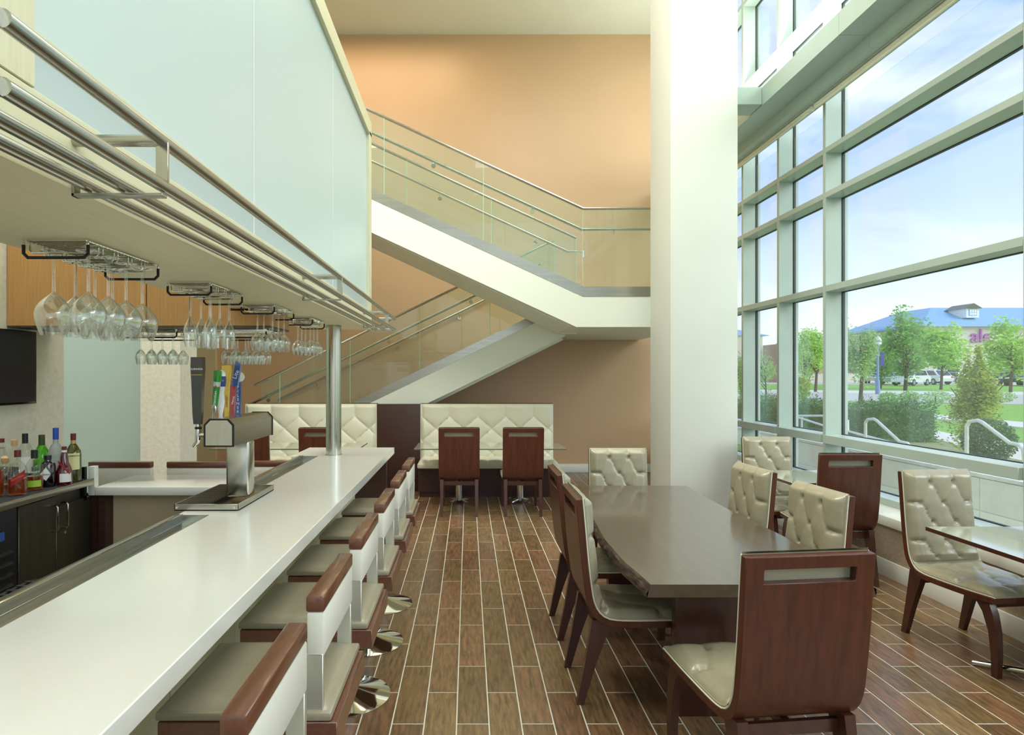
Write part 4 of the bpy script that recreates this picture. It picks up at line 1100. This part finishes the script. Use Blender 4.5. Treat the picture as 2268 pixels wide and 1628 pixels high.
tree('tall green maple-like tree with an irregular top', 2005, 845, 676, 50, 48, 'leaf_green', 2, 4200, shape='ball', clump=34)
tree('round lime green tree in front of the blue-roofed building', 2084, 838, 714, 54, 52, 'leaf_lime', 3, 4500, clump=40)
tree('lime green tree at the right edge beyond the parked cars', 2238, 836, 708, 56, 43, 'leaf_lime', 4, 4500, clump=40)
tree('lime tree seen between the two near narrow mullions', 1806, 846, 716, 44, 44, 'leaf_lime', 5, 3600)
tree('thin pale young tree behind the second narrow pane', 1694, 866, 775, 26, 22, 'leaf_pale', 6, 1500, sz=.03)
tree('sparse pale tree at the edge of the narrow pane', 1780, 868, 730, 24, 24, 'leaf_pale', 7, 1500, sz=.04)
tree('thin young tree beside the white column', 1646, 900, 770, 18, 20, 'leaf_green', 8, 1200, sz=.04)
tree('bushy green tree behind the cars, between the maple and the lamp', 1950, 848, 735, 36, 56, 'leaf_green', 9, 2500)
tree('large loose bush with yellowing tips outside the wide window', 2160, 1000, 762, 74, 10.2, 'leaf_yellow', 10, 8500, 'bush', 'cone', .028, 60, 'bush')
tree('dark evergreen shrub at the foot of the yellowing bush', 2190, 1025, 925, 52, 8.9, 'leaf_dark', 11, 5000, 'bush', 'ball', .022, 0, 'shrub')
tree('rounded olive shrub behind the narrow panes', 1775, 885, 830, 20, 22, 'leaf_yellow', 12, 900, 'bush', 'ball', .05, 0, 'shrub')
def hedge(x0, x1, Y, top, label, seed, n=6000):
    xa, xb = (x0-1037)*Y/F, (x1-1037)*Y/F; zt = H-(top-831)*Y/F; zb = gz(Y)
    t = thing('hedge', label, 'hedge', ((xa+xb)/2, Y, zb))
    g = G(); leaves(g, (0, 0, (zt-zb)/2), ((xb-xa)/2, .45, (zt-zb)/2), n, .028, 'box', seed)
    rnd = random.Random(seed)
    for k in range(int((xb-xa)/.05)):
        x = rnd.uniform(-(xb-xa)/2, (xb-xa)/2); y = rnd.uniform(-.4, .4); h = zt-zb+rnd.uniform(0, .16)
        for j in range(14):
            z = h*(.45+.55*j/13); leaves(g, (x, y, z), (.02, .02, .03), 2, .022, 'ball', seed*100+k*15+j)
    tag(g.obj('foliage', 'leaf_dark', t, smooth=False, fix=False), kind='stuff')
    G().box(-(xb-xa)/2+.05, (xb-xa)/2-.05, -.3, .3, 0, (zt-zb)*.8).obj('dense_core', 'leaf_dark', t)
hedge(1872, 1925, 13.4, 892, 'dark upright hedge just right of the wide mullion', 21, 2500)
hedge(1927, 2050, 12.2, 890, 'clipped dark yew hedge outside the left of the wide window', 22, 6500)
hedge(1765, 1834, 14.5, 884, 'dark upright hedge behind the nearer narrow pane', 23, 3500)
hedge(1672, 1732, 15.5, 876, 'dark upright hedge behind the second narrow pane', 24, 3500)
hedge(1630, 1656, 15.8, 882, 'short length of hedge beside the white column', 25, 1800)
for i, (px, py, Y, r) in enumerate(((1968, 882, 27, .40), (2014, 880, 28.3, .42), (2072, 880, 28.5, .6), (2215, 882, 29, .6))):
    x = (px-1037)*Y/F
    t = thing('shrub', ['low round shrub by the road, in the glass reflection', 'low round shrub by the road, second from the lamp post', 'low round shrub by the road, third from the lamp post', 'low round shrub by the road, right of the big bush'][i], 'bush', (x, Y, gz(Y)))
    g = G(); leaves(g, (0, 0, .27), (r, r, .27), 900, .04, 'ball', 30+i); tag(g.obj('foliage', 'leaf_green', t, smooth=False, fix=False), kind='stuff')
    G().tube([(0, 0, 0), (0, 0, .3)], .03, 6).obj('stem', 'trunk', t)
for i, (x, y, r, h, lab) in enumerate(((4.42, 6.55, .24, .42, 'small leafy plant outside the low pane, behind the slotted chair back'), (4.5, 7.7, .22, .40, 'small leafy plant outside, beyond the low narrow pane'),
                                  (4.5, 9.9, .26, .55, 'small leafy plant outside beside the white column base'), (4.45, 5.3, .2, .25, 'low leafy plant outside by the large tufted chair'))):
    t = thing('ground_plant', lab, 'plant', (x, y, .02))
    g = G(); leaves(g, (0, 0, h/2), (r, r*1.5, h/2), 900, .016, 'ball', 60+i); tag(g.obj('foliage', 'leaf_pale', t, smooth=False, fix=False), kind='stuff')
    G().tube([(0, 0, 0), (0, 0, h*.6)], .006, 5).obj('stem', 'trunk', t)
g = G()
rnd = random.Random(5)
for k in range(2600):
    x = rnd.uniform(5.3, 9.6); y = rnd.uniform(3, 11.5)
    if (abs(x-7.7) < 1.3 and abs(y-9.5) < 1.6) or y > 11: continue
    leaves(g, (x, y, gz(y)+.10), (.06, .06, .12), 3, .022, 'ball', 900+k)
tag(g.obj('ground_cover', 'leaf_pale', smooth=False, fix=False), 'loose green ground cover plants in the bed outside the window', 'plants', None, 'stuff')
# handrails outside
def hrail(label, pts, post=True):
    t = thing('outdoor_handrail', label, 'handrail')
    G().tube(pts, .022, 10).obj('top_rail', 'rail_white', t)
    return t
def cx(px, py, X): Y = X*F/(px-1037); return P(px, py, Y)
t = hrail('white tubular handrail outside, in front of the yellowing bush', [cx(2141, 1040, 6), cx(2141, 945, 6), cx(2147, 934, 6), cx(2165, 931, 6), cx(2176, 936, 6), cx(2236, 981, 6), cx(2258, 986, 6), cx(2267, 996, 6), cx(2270, 1030, 6)])
t = hrail('white tubular handrail outside, beside the clipped yew hedge', [cx(1917, 1000, 6), cx(1917, 936, 6), cx(1922, 929, 6), cx(1935, 928, 6), cx(1942, 932, 6), cx(1992, 978, 6), cx(2010, 982, 6), cx(2020, 994, 6), cx(2022, 1010, 6)])
t = hrail('long low white rail sloping past the yew hedge', [cx(1877, 930, 6.1), cx(1878, 955, 6.1), cx(2018, 993, 6.1)])
t = hrail('white handrail seen through the nearer narrow pane', [cx(1767, 921, 7), cx(1834, 921, 7)])
G().tube([cx(1767, 924, 7), cx(1834, 946, 7)], .022, 8).tube([cx(1776, 924, 7), cx(1776, 985, 7)], .02, 8).tube([cx(1833, 921, 7), cx(1833, 985, 7)], .02, 8).obj('lower_rail', 'rail_white', t)
# lamp post
Y = 40; lp = thing('street_lamp', 'blue street lamp post with a banner near the parked cars', 'street lamp', ((1944-1037)*Y/F, Y, gz(Y)))
G().tube([(0, 0, 0), (0, 0, .9), (0, 0, .95), (0, 0, 3.0)], [.14, .12, .07, .055], 10).obj('post', 'lamp_blue', lp)
G().lathe([(.06, 0), (.2, .12), (.22, .35), (.12, .55), (.02, .62), (.01, .75)], 12, (0, 0, 3.0)).obj('lantern', 'house_white', lp)
G().box(.16, .40, -.02, .02, 1.75, 2.65).obj('banner', 'banner_blue', lp)
# building with blue roof
Y = 100; k = Y/F
def bp(px, py, Y=100): return P(px, py, Y)
b = thing('shop_building', 'large beige shop building with a blue hipped metal roof', 'building', (72, 100, gz(100)))
def rel(p): return (p[0]-72, p[1]-100, p[2]-gz(100))
eL, eR = rel(P(2040, 719, 100)), rel(P(2480, 719, 100))
g = G(); zt = eL[2]
g.box(eL[0]+1.0, eR[0]-1.0, .6, 22, 0, zt); g.obj('wall', 'house_wall', b)
rz_ = rel(P(2095, 682, 108))
g = G(); x0, x1, y0, y1 = eL[0], eR[0], -.3, 23; zr = rz_[2]; dd = 8
g.add([(x0, y0, zt), (x1, y0, zt), (x1, y1, zt), (x0, y1, zt), (x0+7, y0+dd, zr), (x1-7, y0+dd, zr), (x1-7, y1-dd, zr), (x0+7, y1-dd, zr), (x0, y0, zt-.3), (x1, y0, zt-.3), (x1, y1, zt-.3), (x0, y1, zt-.3)],
      [(0, 1, 5, 4), (1, 2, 6, 5), (2, 3, 7, 6), (3, 0, 4, 7), (4, 5, 6, 7), (0, 8, 9, 1), (1, 9, 10, 2), (3, 11, 8, 0), (8, 11, 10, 9)])
g.obj('roof', 'roof_blue', b, smooth=False)
dc = rel(P(2150, 690, 102))
d = G().box(dc[0]-1.0, dc[0]+1.0, 1.6, 5.5, dc[2]-1.0, dc[2]+.55).obj('dormer', 'house_white', b)
G().prism([(dc[0]-1.35, dc[2]+.45), (dc[0]+1.35, dc[2]+.45), (dc[0], dc[2]+1.25)], 'y', 1.3, 6).obj('dormer_roof', 'cap_green', d)
G().box(dc[0]-.65, dc[0]+.65, 1.56, 1.6, dc[2]-.7, dc[2]+.4).obj('window', 'roof_blue', d)
for i in range(3):
    for j in range(2): G().box(dc[0]-.5+i*.36, dc[0]-.5+i*.36+.30, 1.52, 1.56, dc[2]-.6+j*.48, dc[2]-.6+j*.48+.42).obj('pane', 'house_white', d)
sg = text('ale', 3.0, 'sign_lettering', 'sign_purple', b, Matrix.Translation(Vector(rel(P(2178, 745, 100)))+Vector((0, .4, 0))) @ FR, .12)
for i in range(5):
    G().box(eL[0]+3+i*5.6, eL[0]+6.4+i*5.6, .5, .6, .3, 2.8).obj('window', 'window_dark', b)
b = thing('shop_building', 'distant beige building with a teal hip roof beside the column', 'building', (44, 95, gz(95)))
def rel2(p): return (p[0]-44, p[1]-95, p[2]-gz(95))
a_, c_ = rel2(P(1600, 743, 95)), rel2(P(1706, 743, 95))
G().box(a_[0], c_[0]-1, .3, 12, 0, a_[2]).obj('wall', 'house_wall', b)
g = G(); tp = rel2(P(1650, 726, 100))
g.add([(a_[0], 0, a_[2]), (c_[0], 0, a_[2]), (c_[0], 12, a_[2]), (a_[0], 12, a_[2]), (a_[0]+3, 6, tp[2]), (c_[0]-3.5, 6, tp[2])], [(0, 1, 5, 4), (1, 2, 5), (2, 3, 4, 5), (3, 0, 4), (3, 2, 1, 0)])
g.obj('roof', 'roof_blue', b, smooth=False)
for i in range(4): G().box(a_[0]+.6+i*1.7, a_[0]+1.6+i*1.7, .2, .3, .6, 2.4).obj('window', 'window_dark', b)
b = thing('shop_building', 'long low brown building with a blue parapet line', 'building', (50, 90, gz(90)))
a_ = P(1722, 762, 90); c_ = P(1960, 764, 90)
G().box(a_[0]-50, c_[0]-50, .1, 4.5, 0, a_[2]-gz(90)).obj('wall', 'house_brick', b)
G().box(a_[0]-50.1, c_[0]-49.9, 0, .2, a_[2]-gz(90)-.25, a_[2]-gz(90)+.1).obj('parapet', 'roof_blue', b)
G().box(a_[0]-50, c_[0]-50, -.1, .1, 0, 1.3).obj('low_wall', 'house_wall', b)
for i in range(6): G().box(a_[0]-49+i*2.8, a_[0]-47+i*2.8, -.02, .1, 1.5, 3.0).obj('window', 'window_dark', b)
# cars
def car(label, px, Y, paint, rz, suv=True):
    c = thing('parked_car', label, 'car', ((px-1037)*Y/F, Y, gz(Y)+.05), rz)
    hb = 1.0 if suv else .85; ht = 1.68 if suv else 1.42
    body = [(-2.25, .35), (-2.3, .75), (-2.15, hb), (-1.0, hb+.04), (1.7, hb+.05), (2.2, hb-.03), (2.28, .7), (2.2, .35)]
    G().prism(body, 'y', -.9, .9).obj('body', paint, c, angle=50)
    cab = [(-1.15, hb), (-.45, ht-.05), (0, ht), (1.35, ht-.02), (2.05 if suv else 1.5, hb+.02)]
    G().prism(cab, 'y', -.78, .78).obj('cabin', paint, c)
    for s in (-1, 1):
        G().prism([(-.98, hb+.05), (-.42, ht-.12), (.25, ht-.09), (.25, hb+.05)], 'y', s*.785-.01, s*.785+.01).obj('window', 'car_glass', c)
        G().prism([(.32, hb+.05), (.32, ht-.09), (1.3, ht-.12), (1.75 if suv else 1.4, hb+.07)], 'y', s*.785-.01, s*.785+.01).obj('window', 'car_glass', c)
    G().add([(-1.13, -.7, hb+.06), (-1.13, .7, hb+.06), (-.5, .64, ht-.09), (-.5, -.64, ht-.09)], [(0, 1, 2, 3)]).xf(Matrix.Translation((-.03, 0, .01))).obj('windscreen', 'car_glass', c)
    G().add([(2.02, -.7, hb+.08), (2.02, .7, hb+.08), (1.44, .64, ht-.08), (1.44, -.64, ht-.08)], [(0, 1, 2, 3)]).xf(Matrix.Translation((.03 if suv else -.4, 0, .01))).obj('rear_window', 'car_glass', c)
    for x in (-1.42, 1.42):
        for s in (-1, 1):
            w = G().tube([(x, s*.72, .34), (x, s*.93, .34)], .35, 18).obj('wheel', 'tire', c)
            G().tube([(x, s*.92, .34), (x, s*.945, .34)], .21, 14).obj('hubcap', 'car_silver', w)
    for s in (-1, 1):
        G().rbox(2.2, 2.31, s*.7-.14, s*.7+.14, .78, .95, .02).obj('tail_light', 'light_red', c)
        G().rbox(-2.33, -2.2, s*.68-.18, s*.68+.18, .70, .85, .02).obj('headlight', 'house_white', c)
    return c
car('silver car parked beside the street lamp', 1938, 82, 'car_silver', .9, False)
car('silver estate car left of the white off-roader', 1967, 75, 'car_silver', .8, False)
car('white off-roader seen from the side among the parked cars', 2018, 68, 'car_white', .55)
car('white and grey off-roader with its rear towards us', 2062, 75, 'car_white', 2.1-3.6)
car('silver car hidden behind the big bush', 2112, 82, 'car_silver', 2.2-3.6, False)
car('dark blue off-roader right of the big bush', 2222, 70, 'car_black', .5)
car('black car at the right edge of the parking lot', 2270, 68, 'car_black', .5, False)
